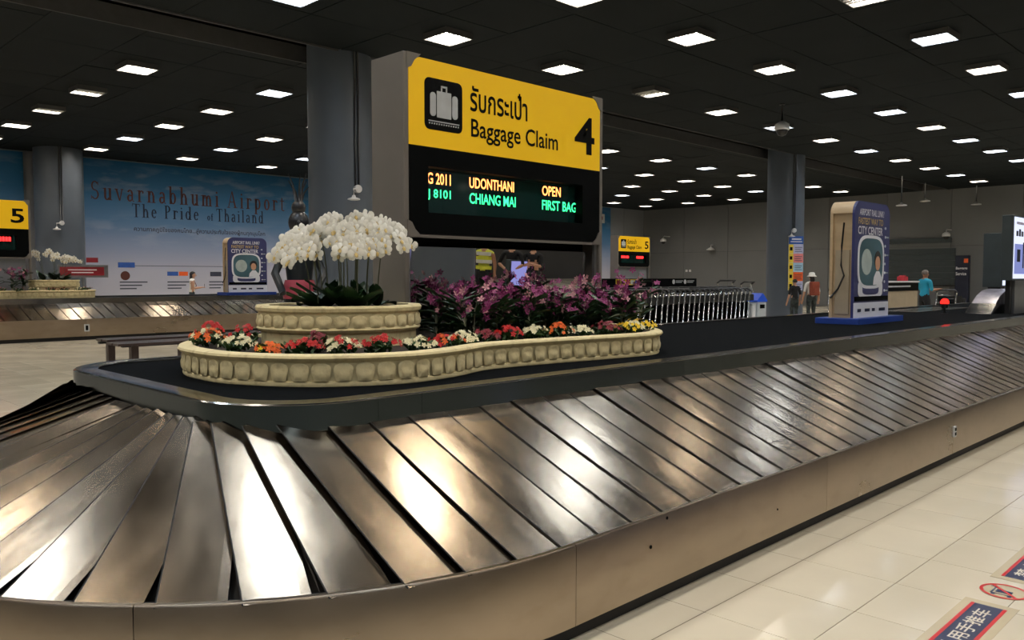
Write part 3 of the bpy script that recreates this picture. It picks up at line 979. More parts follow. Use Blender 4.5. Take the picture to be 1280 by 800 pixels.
def orchid(x, y, z0, top, lean, reach, droop, n, label, group, rng, k=1.0, start=.42):
    """phalaenopsis: basal leaves, an arching spike and a cascade of blossoms; lean = direction the spike arches to"""
    t = empty('white_orchid', (x, y, z0), 0, label, 'orchid', group)
    st = [(0, 0, 0)]
    dx, dy = math.cos(lean), math.sin(lean)
    pts = []
    for i in range(13):
        s = i / 12
        r = reach * s ** 1.7
        z = (top - z0) * math.sin(min(1, s * 1.35) * PI / 2) - droop * max(0, s - .55) ** 1.4 * 2.2
        pts.append(Vector((dx * r, dy * r, z)))
    sb = MB(); sb.tube(pts, .005 * k, 5, r1=.003 * k)
    spk = ob('flower_spike', sb, 'stem_green', t, smooth=True)
    lf = MB()
    for q in range(4):
        strap_leaf(lf, (0, 0, 0), rng.uniform(0, 2 * PI), rng.uniform(.2, .3) * k, .05 * k, rng.uniform(.02, .1), 0, rng.uniform(.3, .9))
    ob('leaves', lf, 'leaf_dark', t, smooth=True)
    for i in range(n):
        s = start + (1 - start) * i / (n - 1)
        f = s * 12; a = min(11, int(f)); p = pts[a].lerp(pts[a + 1], f - a)
        side = 1 if i % 2 else -1
        off = Vector((-dy * side, dx * side, 0)) * .036 * k + Vector((rng.uniform(-.016, .016), rng.uniform(-.016, .016), rng.uniform(-.02, .014))) * k
        look = Vector((-.62 + rng.uniform(-.45, .45), -.75 + rng.uniform(-.35, .35), rng.uniform(-.2, .35)))
        look += Vector((dx, dy, 0)) * .5
        link('blossom', FLOWER, spk, blossom_matrix(p + off, look, rng.uniform(.92, 1.12) * k, rng.uniform(-.25, .25)))
    return t
rg = random.Random(21)
# view-aligned axes of the clump: right = +u-v, away = +u+v
R2 = Vector((1, -1, 0)).normalized(); F2 = Vector((1, 1, 0)).normalized()
spikes = [  # right offset, depth offset, top height, reach sideways, droop, blossoms
    (-.20, -.12, 1.88, -.19, .16, 13, 'reaching furthest left'), (-.12, -.2, 1.90, -.14, .24, 15, 'drooping lowest on the left'), (-.16, .08, 1.95, -.18, .10, 12, None),
    (-.05, -.16, 1.95, -.10, .14, 14, None), (.0, .02, 2.02, -.06, .08, 12, None), (.06, -.18, 1.96, .0, .13, 14, None),
    (.12, .08, 2.03, .06, .08, 12, None), (.16, -.14, 1.97, .07, .14, 14, None), (.22, .0, 2.0, .14, .12, 13, None), (.25, -.12, 1.92, .1, .16, 12, None),
    (.30, .06, 1.99, .2, .2, 14, 'arching furthest right'), (.02, .2, 1.99, -.02, .05, 10, None), (.1, -.26, 1.86, .03, .10, 11, None), (-.1, -.28, 1.84, -.06, .12, 10, None), (.2, -.24, 1.86, .05, .13, 10, None)]
for n, (ro, do, top, reach, droop, nb, lab) in enumerate(spikes):
    p = Vector((UC[0], UC[1], 0)) + R2 * (ro * .82) + F2 * (do * 1.0)
    ang = math.atan2(R2.y * reach - F2.y * .1, R2.x * reach - F2.x * .1)
    L = ('white orchid in the round planter, its spike ' + lab) if lab else 'white orchid with dense blossoms amid the clump in the round planter'
    orchid(p.x, p.y, ZD + .155 + .245, top - .05, ang, abs(reach) * .78 + .10, droop * 1.25, nb + 5, L, None if lab else 'white orchids in the near planter', rg)
for n in range(6):
    o = -0.42 + n * .17
    p = Vector((6.95, 24.3, 0)) + R2 * o * .7 + F2 * rg.uniform(-.2, .2)
    ang = math.atan2(R2.y * o - F2.y * .1, R2.x * o - F2.x * .1)
    orchid(p.x, p.y, Z5T + .17 + .285, 2.22 - abs(o) * .25 + .1 * (o < 0), ang, abs(o) * .8 + .15, .2, 10, 'white orchid in the small far planter by the left column', 'white orchids on the far carousel', rg, 1.35)

# ------------------------------------------------------------------ mauve orchids in front of the sign
def small_bloom(mb, p, d, s, mi, rng):
    z = Vector(d).normalized(); x = Vector((0, 0, 1)).cross(z)
    x = x.normalized() if x.length > .01 else Vector((1, 0, 0)); y = z.cross(x)
    r0 = rng.uniform(0, 6)
    for k in range(5):
        a = r0 + 2 * PI * k / 5
        c, sn = math.cos(a), math.sin(a)
        e = x * c + y * sn; g = x * -sn + y * c
        q = Vector(p)
        mb.add([q, q + e * s * .6 + g * s * .3 + z * s * .1, q + e * s * 1.0 + z * s * .25, q + e * s * .6 - g * s * .3 + z * s * .1], [(0, 1, 2, 3)], mi)
def mauve_orchid(x, y, z0, h, spread, nb, label, group, rng, k=1.0):
    t = empty('mauve_orchid', (x, y, z0), 0, label, 'orchid', group)
    st = MB(); lf = MB(); fl = MB()
    for c in range(3):
        a = rng.uniform(0, 2 * PI); rr = rng.uniform(.02, spread)
        top = Vector((math.cos(a) * rr, math.sin(a) * rr, h * rng.uniform(.8, 1.1)))
        pts = [Vector((math.cos(a) * .03, math.sin(a) * .03, 0)), top * .5 + Vector((0, 0, .02)), top]
        st.tube(pts, .006 * k, 5, r1=.003 * k)
        for q in range(8):
            u = rng.uniform(.12, .8)
            strap_leaf(lf, tuple(Vector(pts[0]).lerp(top, u)), rng.uniform(0, 2 * PI), rng.uniform(.12, .2) * k, .022 * k, .06, 0, rng.uniform(.3, .9))
        for q in range(nb // 3):
            u = rng.uniform(.62, 1.04)
            p = Vector(pts[0]).lerp(top, u) + Vector((rng.uniform(-.05, .05), rng.uniform(-.05, .05), rng.uniform(-.03, .05))) * k
            small_bloom(fl, p, (rng.uniform(-1, .4), rng.uniform(-1, .3), rng.uniform(-.2, .7)), rng.uniform(.022, .034) * k, 0 if rng.random() < .82 else 1, rng)
    ob('canes', st, 'stem_pale', t, smooth=True)
    ob('foliage', lf, 'leaf_dark', t, smooth=True)
    ob('blossoms', fl, ['purple_petal', 'purple_pale'], t)
    return t
rp = random.Random(5)
for n in range(34):
    u = 3.72 + (5.72 - 3.72) * ((n % 17) + rp.uniform(.1, .9)) / 17
    vv = (4.16 if n < 17 else 4.52) + rp.uniform(-.1, .1)
    h = rp.uniform(.26, .39) + (.06 if n >= 17 else 0)
    lab = 'mauve orchid plant in the %s row below the claim 4 sign' % ('front' if n < 17 else 'rear'); grp = 'mauve orchids, %s row below the near sign' % ('front' if n < 17 else 'rear')
    if n == 16:
        u, vv, h, lab, grp = 5.84, 4.35, .5, 'mauve orchid arching out past the right post of the sign', None
    mauve_orchid(u, vv, ZD + .15, h, .11 if n != 16 else .2, 27, lab, grp, rp)
for n in range(7):
    mauve_orchid(4.2 + n * .33, 24.0 + rp.uniform(-.15, .15), Z5T + .18, rp.uniform(.5, .62), .14, 24, 'mauve orchid plant below the far claim 5 sign', 'mauve orchids on the far carousel', rp, 1.4)

# ------------------------------------------------------------------ bedding flowers along the planter edge
def bedding(x, y, z0, w, h, color, label, group, rng, second=None, nb=26):
    t = empty('bedding_flower', (x, y, z0), 0, label, 'flower', group)
    lf = MB(); fl = MB()
    for q in range(46):
        a = rng.uniform(0, 2 * PI); r = w * math.sqrt(rng.random())
        strap_leaf(lf, (math.cos(a) * r * .7, math.sin(a) * r * .7, h * rng.uniform(.0, .55)), rng.uniform(0, 2 * PI), rng.uniform(.03, .06), .013, .01, 0, rng.uniform(.2, 1.0))
    for q in range(nb):
        a = rng.uniform(0, 2 * PI); r = w * math.sqrt(rng.random())
        zz = h * (1.0 - .5 * (r / w) ** 2) + rng.uniform(-.01, .012)
        mi = 1 if (second and rng.random() < .3) else 0
        d = (math.cos(a) * r / w * 1.2 - .35, math.sin(a) * r / w * 1.2 - .35, .8)
        p = (math.cos(a) * r, math.sin(a) * r, zz)
        s = rng.uniform(.016, .024)
        small_bloom(fl, p, d, s, mi, rng); small_bloom(fl, (p[0], p[1], p[2] + .005), d, s * .7, mi, rng)
    ob('leaves', lf, 'leaf_mid', t, smooth=True)
    ob('blossoms', fl, [color, second or color], t)
    return t
rb = random.Random(8)
ZP = ZD + .155
beds = [ # along the front edge, left to right: x, y, width, height, colour, second, label
    (2.30, 5.02, .12, .12, 'flower_orange', 'flower_white', 'orange and cream bedding flowers at the left end of the planter'),
    (2.42, 5.22, .10, .15, 'flower_red', None, 'red bedding flowers furthest back at the left end of the planter'),
    (2.55, 5.0, .13, .13, 'flower_red', None, 'leafy red bedding flowers directly left of the round planter'),
    (2.30, 4.60, .12, .09, 'flower_white', None, 'mound of white bedding flowers at the left curve of the planter'),
    (2.36, 4.36, .09, .06, 'flower_orange', 'flower_yellow', 'low orange and yellow flowers between white mound and red clump'),
    (2.50, 4.20, .12, .085, 'flower_red', None, 'bright red clump in front of the left side of the round planter'),
    (2.66, 4.05, .11, .09, 'flower_white', 'flower_red', 'white flowers with a few red ones before the round planter'),
    (2.60, 4.22, .07, .12, 'flower_crimson', None, 'dark crimson sprigs sticking up behind the white and red flowers'),
    (2.86, 3.95, .12, .1, 'flower_red', None, 'bright red clump before the middle of the round planter'),
    (3.10, 3.90, .11, .08, 'flower_white', None, 'white flower mound before the right side of the round planter'),
    (3.38, 3.96, .12, .08, 'flower_red', 'flower_orange', 'red and orange clump at the right foot of the round planter'),
    (3.55, 4.0, .10, .09, 'flower_white', None, 'cream white flowers at the inward bend of the planter'),
    (3.78, 4.06, .12, .085, 'flower_crimson', None, 'deep crimson clump right of the inward bend'),
    (3.98, 4.02, .11, .1, 'flower_red', None, 'vivid red clump beside the deep crimson flowers'),
    (4.22, 3.98, .12, .1, 'flower_white', None, 'white flower mound below the middle of the mauve orchids'),
    (4.46, 3.98, .11, .105, 'flower_orange', None, 'orange clump between two white mounds below the mauve orchids'),
    (4.64, 3.93, .11, .08, 'flower_white', None, 'small white flower mound right of the orange clump'),
    (4.92, 3.91, .13, .1, 'flower_crimson', None, 'dark red clump left of the yellow flowers'),
    (5.16, 3.88, .11, .095, 'flower_yellow', None, 'yellow clump left of the small white flowers near the planter end'),
    (5.30, 3.95, .10, .095, 'flower_white', None, 'small white flowers between the two yellow clumps'),
    (5.44, 3.98, .13, .11, 'flower_yellow', None, 'yellow flowers spilling over the right end of the planter'),
    (5.55, 4.5, .12, .2, 'flower_orange', None, 'dark leafy plant with orange blooms behind the yellow flowers'),
    (5.7, 4.75, .12, .2, 'flower_crimson', None, 'dark leafy plant with crimson blooms beside the right sign post'),
]
for (x, y, w, h, c1, c2, lab) in beds:
    bedding(x, y, ZP - .004, w, h, c1, lab, None, rb, c2, 30 if 'leafy' not in lab else 16)
for n in range(8):
    bedding(5.2 + n * .36, 23.55 + .1 * (n % 2) + (.5 if n == 7 else 0), Z5T + .18, .16, .1, 'flower_crimson' if n % 3 else 'flower_white', 'low dark bedding plant along the far planter', 'bedding plants on the far carousel', rb, None, 10)
# ------------------------------------------------------------------ mural on the long wall
def serif(mb, body, x, z, cap, track=.12, mi=0):
    """small roman alphabet drawn stroke by stroke; returns the pen position"""
    xh = .66; st = .135; th = .065; sf = .09; sh = .04
    def rect(a, b, c, d): mb.add([(x + a * cap, 0, z + c * cap), (x + b * cap, 0, z + c * cap), (x + b * cap, 0, z + d * cap), (x + a * cap, 0, z + d * cap)], [(0, 1, 2, 3)], mi)
    def quad(p): mb.add([(x + a * cap, 0, z + b * cap) for a, b in p], [(0, 1, 2, 3)], mi)
    def stem(a, y0, y1, top=True, bot=True, left_only=False):
        rect(a, a + st, y0, y1)
        if bot: rect(a - sf * .8, a + st + sf * .8, y0, y0 + sh)
        if top: quad([(a - sf, y1 - .06), (a + st * .5, y1 - sh), (a + st * .5, y1), (a - sf, y1 - .03)]) if left_only else rect(a - sf * .8, a + st + sf * .8, y1 - sh, y1)
    def arc(cx, cy, rx, ry, a0, a1, wx=st, wy=th, n=12):
        for k in range(n):
            t0 = math.radians(a0 + (a1 - a0) * k / n); t1 = math.radians(a0 + (a1 - a0) * (k + 1) / n)
            quad([(cx + rx * math.cos(t0), cy + ry * math.sin(t0)), (cx + rx * math.cos(t1), cy + ry * math.sin(t1)),
                  (cx + (rx - wx) * math.cos(t1), cy + (ry - wy) * math.sin(t1)), (cx + (rx - wx) * math.cos(t0), cy + (ry - wy) * math.sin(t0))])
    for ch in body:
        w = .5
        if ch == ' ': w = .3
        elif ch == 'S':
            arc(.27, .74, .22, .26, 30, 270, .09, .06); arc(.27, .27, .24, .27, -150, 90, .1, .06); rect(.44, .48, .78, .97); rect(.03, .07, .02, .22); w = .55
        elif ch == 'u': stem(.08, .14, xh, True, False, True); arc(.26, .2, .18, .21, 180, 340); stem(.38, 0, xh, True, True, True); w = .56
        elif ch == 'v':
            quad([(.02, xh), (.15, xh), (.33, 0), (.25, 0)]); quad([(.42, xh), (.49, xh), (.33, 0), (.27, 0)]); rect(-.03, .2, xh - sh, xh); rect(.36, .55, xh - sh, xh); w = .52
        elif ch == 'a': arc(.24, .46, .19, .2, 0, 160); rect(.325, .43, .06, .46); arc(.22, .19, .18, .2, 40, 330); rect(.4, .5, 0, .05); w = .5
        elif ch == 'r': stem(.08, 0, xh, True, True, True); arc(.3, .4, .17, .26, 40, 180, .08, .07); mb_ = rect(.33, .43, .5, .62); w = .44
        elif ch == 'n': stem(.08, 0, xh, True, True, True); arc(.3, .42, .18, .24, 0, 180); stem(.375, 0, .42, False); w = .58
        elif ch == 'm':
            stem(.08, 0, xh, True, True, True); arc(.28, .44, .16, .22, 0, 180); stem(.335, 0, .44, False); arc(.535, .44, .16, .22, 0, 180); stem(.59, 0, .44, False); w = .8
        elif ch == 'b': stem(.06, 0, 1.02, True, False, True); arc(.29, .33, .22, .34, -170, 170); w = .56
        elif ch == 'h': stem(.08, 0, 1.02, True, True, True); arc(.3, .42, .18, .24, 0, 180); stem(.375, 0, .42, False); w = .58
        elif ch == 'i': stem(.1, 0, xh, True, True, True); arc(.152, .85, .065, .065, 0, 360, .064, .064, 10); w = .3
        elif ch == 'l': stem(.1, 0, 1.02, True, True, True); w = .3
        elif ch == 'A':
            quad([(.0, 0), (.06, 0), (.34, 1.0), (.29, 1.0)]); quad([(.5, 0), (.63, 0), (.36, 1.0), (.27, 1.0)]); rect(.15, .48, .33, .38); rect(-.07, .16, 0, sh); rect(.42, .72, 0, sh); w = .7
        elif ch == 'p': stem(.08, -.3, xh, True, True, True); arc(.3, .33, .22, .34, -170, 170); w = .58
        elif ch == 'o': arc(.25, .33, .23, .34, 0, 360, st, th, 20); w = .5
        elif ch == 't': rect(.12, .22, .1, .82); rect(.02, .36, xh - .05, xh); arc(.28, .12, .16, .12, 180, 320, .1, .05); w = .38
        elif ch == 'T': stem(.26, 0, 1.0, False, True); rect(.0, .62, .945, 1.0); rect(.0, .04, .8, 1.0); rect(.58, .62, .8, 1.0); w = .64
        elif ch == 'e': arc(.25, .33, .22, .34, 15, 320); rect(.1, .46, .35, .4); w = .48
        elif ch == 'P': stem(.1, 0, 1.0); arc(.28, .74, .25, .26, -90, 90); rect(.15, .29, .95, 1.0); rect(.15, .29, .48, .53); w = .58
        elif ch == 'd': stem(.37, 0, 1.02, True, True, True); arc(.26, .33, .22, .34, 10, 350); w = .58
        elif ch == 'f': stem(.12, 0, .8, False, True); arc(.27, .8, .15, .22, 20, 180, .1, .06); rect(.02, .34, xh - .05, xh); w = .36
        x += (w + track) * cap
    return x
def mural_material():
    m = bpy.data.materials.new('mural_print'); m.use_nodes = True
    nt = m.node_tree; b = nt.nodes['Principled BSDF']
    tc = nt.nodes.new('ShaderNodeTexCoord'); sp = nt.nodes.new('ShaderNodeSeparateXYZ')
    nt.links.new(tc.outputs['Object'], sp.inputs[0])
    mr = nt.nodes.new('ShaderNodeMapRange'); mr.inputs['From Min'].default_value = 0.0; mr.inputs['From Max'].default_value = 5.6
    nt.links.new(sp.outputs['Z'], mr.inputs['Value'])
    rp = nt.nodes.new('ShaderNodeValToRGB'); cr = rp.color_ramp
    stops = [(0, (206, 204, 214)), (.3, (188, 190, 208)), (.45, (150, 164, 196)), (.62, (92, 132, 176)), (.8, (44, 112, 160)), (1.0, (14, 92, 138))]
    cr.elements[0].position, cr.elements[0].color = stops[0][0], lin(stops[0][1]) + (1,)
    cr.elements[1].position, cr.elements[1].color = 1.0, lin(stops[-1][1]) + (1,)
    for p, c in stops[1:-1]:
        e = cr.elements.new(p); e.color = lin(c) + (1,)
    nt.links.new(mr.outputs[0], rp.inputs[0])
    # faint arched concourse printed in the lower half
    wv = nt.nodes.new('ShaderNodeTexWave'); wv.wave_type = 'RINGS'; wv.inputs['Scale'].default_value = .16; wv.inputs['Distortion'].default_value = 1.4; wv.inputs['Detail'].default_value = 3
    nt.links.new(tc.outputs['Object'], wv.inputs['Vector'])
    nz = nt.nodes.new('ShaderNodeTexNoise'); nz.inputs['Scale'].default_value = 1.4; nz.inputs['Detail'].default_value = 6
    mp = nt.nodes.new('ShaderNodeMapping'); mp.inputs['Scale'].default_value = (.5, 1, 1.6)
    nt.links.new(tc.outputs['Object'], mp.inputs[0]); nt.links.new(mp.outputs[0], nz.inputs['Vector'])
    r2 = nt.nodes.new('ShaderNodeValToRGB'); r2.color_ramp.elements[0].position = .5; r2.color_ramp.elements[1].position = .62
    r2.color_ramp.elements[1].color = (.26,) * 3 + (1,)
    r2.color_ramp.elements[0].color = (0, 0, 0, 1)
    ad = nt.nodes.new('ShaderNodeMath'); ad.operation = 'MULTIPLY'
    nt.links.new(nz.outputs[0], r2.inputs[0])
    nt.links.new(r2.outputs[0], ad.inputs[0]); nt.links.new(wv.outputs['Fac'], ad.inputs[1])
    mx = nt.nodes.new('ShaderNodeMix'); mx.data_type = 'RGBA'
    nt.links.new(ad.outputs[0], mx.inputs['Factor']); nt.links.new(rp.outputs[0], mx.inputs['A'])
    mx.inputs['B'].default_value = lin((186, 190, 206)) + (1,)
    nt.links.new(mx.outputs['Result'], b.inputs['Base Color'])
    b.inputs['Roughness'].default_value = .45
    MATS['mural_print'] = m
mural_material()
def mural(x0, x1, label):
    t = empty('wall_mural_print', ((x0 + x1) / 2, Y1 - .015, .15), 0, label, 'mural')
    w = (x1 - x0) / 2
    ob('printed_panel', MB().box(-w, w, -.035, 0, 0, ZC - .2), 'mural_print', t)
    ob('frame_strip', MB().box(-w - .03, w + .03, -.045, 0, ZC - .2, ZC - .16).box(-w - .03, -w, -.045, 0, 0, ZC - .2).box(w, w + .03, -.045, 0, 0, ZC - .2), 'grey_metal', t)
    return t
mu = mural(10.1, 25.0, 'huge blue airport mural with the words Suvarnabhumi Airport, The Pride of Thailand')
ml = mural(-6.0, 8.2, 'plain blue mural panel at the far left behind the claim 5 sign')
mr_ = mural(36.0, 40.2, 'narrow pale blue mural strip right of the tall sign')
mc = (10.1 + 25.0) / 2
def fit_serif(body, x0, x1, z, cap, m, track):
    tmp = MB(); e = serif(tmp, body, 0, 0, cap, track); k = (x1 - x0) / e
    x = 0
    for ch in body:
        one = MB(); x = serif(one, ch, x, 0, cap, track)
        if one.v:
            one.v = [(x0 + v[0] * k, 0, z + v[2]) for v in one.v]
            ob('letter', one, m, mu.children[0], M=Matrix.Translation((-mc, -.038, -.15)))
fit_serif('Suvarnabhumi Airport', 10.32, 18.12, 4.36, .66, 'text_bronze', .2)
fit_serif('The Pride', 11.75, 14.35, 3.79, .50, 'text_navy', .16)
fit_serif('of', 14.62, 14.88, 3.81, .27, 'text_navy', .1)
fit_serif('Thailand', 15.0, 17.1, 3.79, .50, 'text_navy', .16)
text('lettering', 'ความภาคภูมิใจของคนไทย...สู่ความประทับใจของผู้คนทุกมุมโลก', 'text_grey', mu, (11.8 - mc, -.038, 3.08), 5.3, .24, .02)
for x, z, w, h, m in ((11.2, 1.92, .6, .19, 'notice_blue'), (13.0, 1.62, .42, .16, 'notice_blue'), (13.45, 1.62, .35, .16, 'notice_orange'), (14.7, 1.6, .46, .18, 'text_grey')):
    mb = MB(); slab(mb, [(x, z), (x + w, z), (x + w, z + h), (x, z + h)], -.006, 0); ob('sponsor_logo', mb, m, mu, M=Matrix.Translation((-mc, -.036, -.15)))
mb = MB(); slab(mb, [(11.45 + .17 * math.cos(a * PI / 8), 1.62 + .17 * math.sin(a * PI / 8)) for a in range(16)], -.006, 0)
ob('sponsor_logo', mb, 'text_bronze', mu, M=Matrix.Translation((-mc, -.036, -.15)))
for x, w in ((11.25, 1.0), (13.0, .9), (14.65, .8)):
    mb = MB()
    for k in range(3):
        z = 1.36 - k * .12; slab(mb, [(x, z), (x + w * (1 - .2 * k), z), (x + w * (1 - .2 * k), z + .045), (x, z + .045)], -.004, 0)
    ob('sponsor_caption', mb, 'text_grey', mu, M=Matrix.Translation((-mc, -.036, -.15)))
mb = MB(); slab(mb, [(11.8, 1.98), (17.0, 1.98), (17.0, 2.0), (11.8, 2.0)], -.004, 0); ob('printed_rule', mb, 'text_grey', mu, M=Matrix.Translation((-mc, -.036, -.15)))
# red plaque by the left column
pq = empty('red_plaque', (9.25, 29.25, 1.55), math.radians(-10), 'dark red notice board on a grey stand beside the left column', 'sign')
ob('board', MB().box(-.75, .75, -.02, .02, .0, .42, bev=.01), 'grey_metal', pq)
ob('red_face', MB().box(-.68, .62, -.03, -.018, .07, .35), 'plaque_red', pq)
ob('small_plate', MB().box(.1, .45, -.02, .02, .5, .66), 'plaque_red', pq)
ob('stand', MB().box(-.03, .03, .021, .06, -1.55, .62).box(-.3, .3, -.2, .2, -1.55, -1.53), 'grey_metal', pq)
ob('printed_line', MB().box(-.45, .4, -.033, -.03, .24, .27), 'text_white', pq); ob('printed_line', MB().box(-.35, .3, -.033, -.03, .15, .18), 'text_white', pq)
# small notice on the blue strip
nt_ = empty('wall_notice', (39.35, Y1 - .052, 4.85), 0, 'small white notice on the narrow blue strip', 'notice')
ob('sheet', MB().box(-.25, .25, -.02, 0, 0, .55), 'white_plastic', nt_)
ob('mark', MB().box(-.06, .06, -.024, -.02, .2, .4), 'plaque_red', nt_)

# ------------------------------------------------------------------ rail link advertising towers
def ad_tower(loc, scale, label):
    t = empty('advertising_tower', loc, 0, label, 'advertisement', None, scale)
    W, D, Z0, Z1 = 1.15, .32, .075, 1.58
    ob('base', MB().box(-.12, W + .22, -.13, D + .13, 0, Z0, bev=.008), 'blue_base', t)
    shape = [(0, Z0), (W, Z0)] + [(W - .16 + .16 * math.cos(a * PI / 12), Z1 - .16 + .16 * math.sin(a * PI / 12)) for a in range(7)] + [(.16 + .16 * math.cos(PI / 2 + a * PI / 12), Z1 - .16 + .16 * math.sin(PI / 2 + a * PI / 12)) for a in range(7)]
    fb = MB(); slab(fb, shape, 0, .035); fbo = ob('front_board', fb, 'ad_navy', t)
    bb = MB(); slab(bb, shape, D - .035, D); ob('rear_board', bb, 'wood_pale', t)
    ob('core', MB().box(.03, W - .03, .035, D - .035, Z0, Z1 - .13), 'wood_pale', t)
    ob('top_shell', MB().add([(x, y, z) for x, z in shape[2:] for y in (.035, D - .035)], [(2 * i, 2 * i + 2, 2 * i + 3, 2 * i + 1) for i in range(13)]), 'wood_pale', t, auto=40)
    ob('service_door', MB().box(.012, .03, .07, D - .07, Z0 + .05, .95), 'desk_beige', t)
    cb = MB(); cb.tube([(-.0, .14, 1.3), (-.01, .16, 1.0), (.0, .17, .75), (-.02, .12, .62), (-.01, .2, .45), (-.02, .3, .33)], .012, 6)
    ob('cable', cb, 'black_metal', t, smooth=True)
    y = -.003
    def flat(name, pts, m, d=0.0):
        mb = MB(); slab(mb, pts, y - d, .0005); return ob(name, mb, m, fbo)
    flat('footer', [(0.0, Z0), (W, Z0), (W, .27), (0, .27)], 'ad_white')
    for q, w_ in enumerate((.14, .2, .12, .26)):
        flat('footer_logo', [(.12 + q * .235, .15), (.12 + q * .235 + w_ * .8, .15), (.12 + q * .235 + w_ * .8, .19), (.12 + q * .235, .19)], 'text_navy', .002)
    # train front: pale outline around a dark windscreen
    oc = [(.55 + .40 * math.cos(a * PI / 20) * (1 if math.sin(a * PI / 20) < 0 else 1), .72 + (.33 * math.sin(a * PI / 20) if math.sin(a * PI / 20) < 0 else .34 * math.sin(a * PI / 20))) for a in range(40)]
    sq = lambda c, s, p: [(c[0] + s[0] * math.copysign(abs(math.cos(a * PI / 24)) ** p, math.cos(a * PI / 24)), c[1] + s[1] * math.copysign(abs(math.sin(a * PI / 24)) ** p, math.sin(a * PI / 24))) for a in range(48)]
    flat('train_lower', sq((.53, .45), (.40, .12), .5), 'ad_white', .001)
    flat('train_grille', sq((.53, .46), (.27, .09), .5), 'ad_navy', .002)
    flat('train_outline', sq((.53, .80), (.43, .35), .55), 'ad_white', .003)
    flat('windscreen', sq((.53, .80), (.385, .31), .55), 'ad_teal', .004)
    flat('round_dial', [(.38 + .17 * math.cos(a * PI / 12), .80 + .17 * math.sin(a * PI / 12)) for a in range(24)], 'ad_moon', .005)
    flat('passenger_shirt', [(.60, .5), (.86, .5), (.88, .60), (.80, .68), (.70, .68), (.62, .60)], 'ad_white', .005)
    flat('passenger_hair', [(.74 + .11 * math.cos(a * PI / 10), .83 + .12 * math.sin(a * PI / 10)) for a in range(20)], 'hair_black', .006)
    flat('passenger_face', [(.74 + .08 * math.cos(a * PI / 10), .785 + .095 * math.sin(a * PI / 10)) for a in range(20)], 'skin', .007)
    flat('headlamp', sq((.21, .43), (.05, .07), .8), 'ad_white', .003)
    flat('headlamp', sq((.85, .43), (.05, .07), .8), 'ad_white', .003)
    flat('bumper', [(.02, .29), (W - .02, .29), (W - .02, .35), (.02, .35)], 'sign_black', .003)
    text('headline', 'AIRPORT RAIL LINK?', 'ad_white', fbo, (.13, y - .003, 1.40), .80, .085, .012)
    text('headline', 'FASTEST WAY TO', 'ad_gold', fbo, (.10, y - .003, 1.285), .80, .085, .012)
    text('headline', 'CITY CENTER', 'ad_white', fbo, (.09, y - .003, 1.155), .80, .105, .016)
    for k in range(8):
        flat('route_stop', [(1.0 + .018 * math.cos(a * PI / 4), .42 + k * .12 + .018 * math.sin(a * PI / 4)) for a in range(8)], 'ad_white', .002)
        flat('route_name', [(.965 if k % 2 else 1.03, .41 + k * .12), (.99 if k % 2 else 1.11, .41 + k * .12), (.99 if k % 2 else 1.11, .43 + k * .12), (.965 if k % 2 else 1.03, .43 + k * .12)], 'ad_moon', .002)
    return t
ad_tower((10.53, 4.36, ZD), 1.0, 'navy advertising tower with a train front on the near carousel deck')
ad_tower((11.82, 24.2, Z5T - .01), 1.13, 'small distant train advertising tower in front of the airport mural')

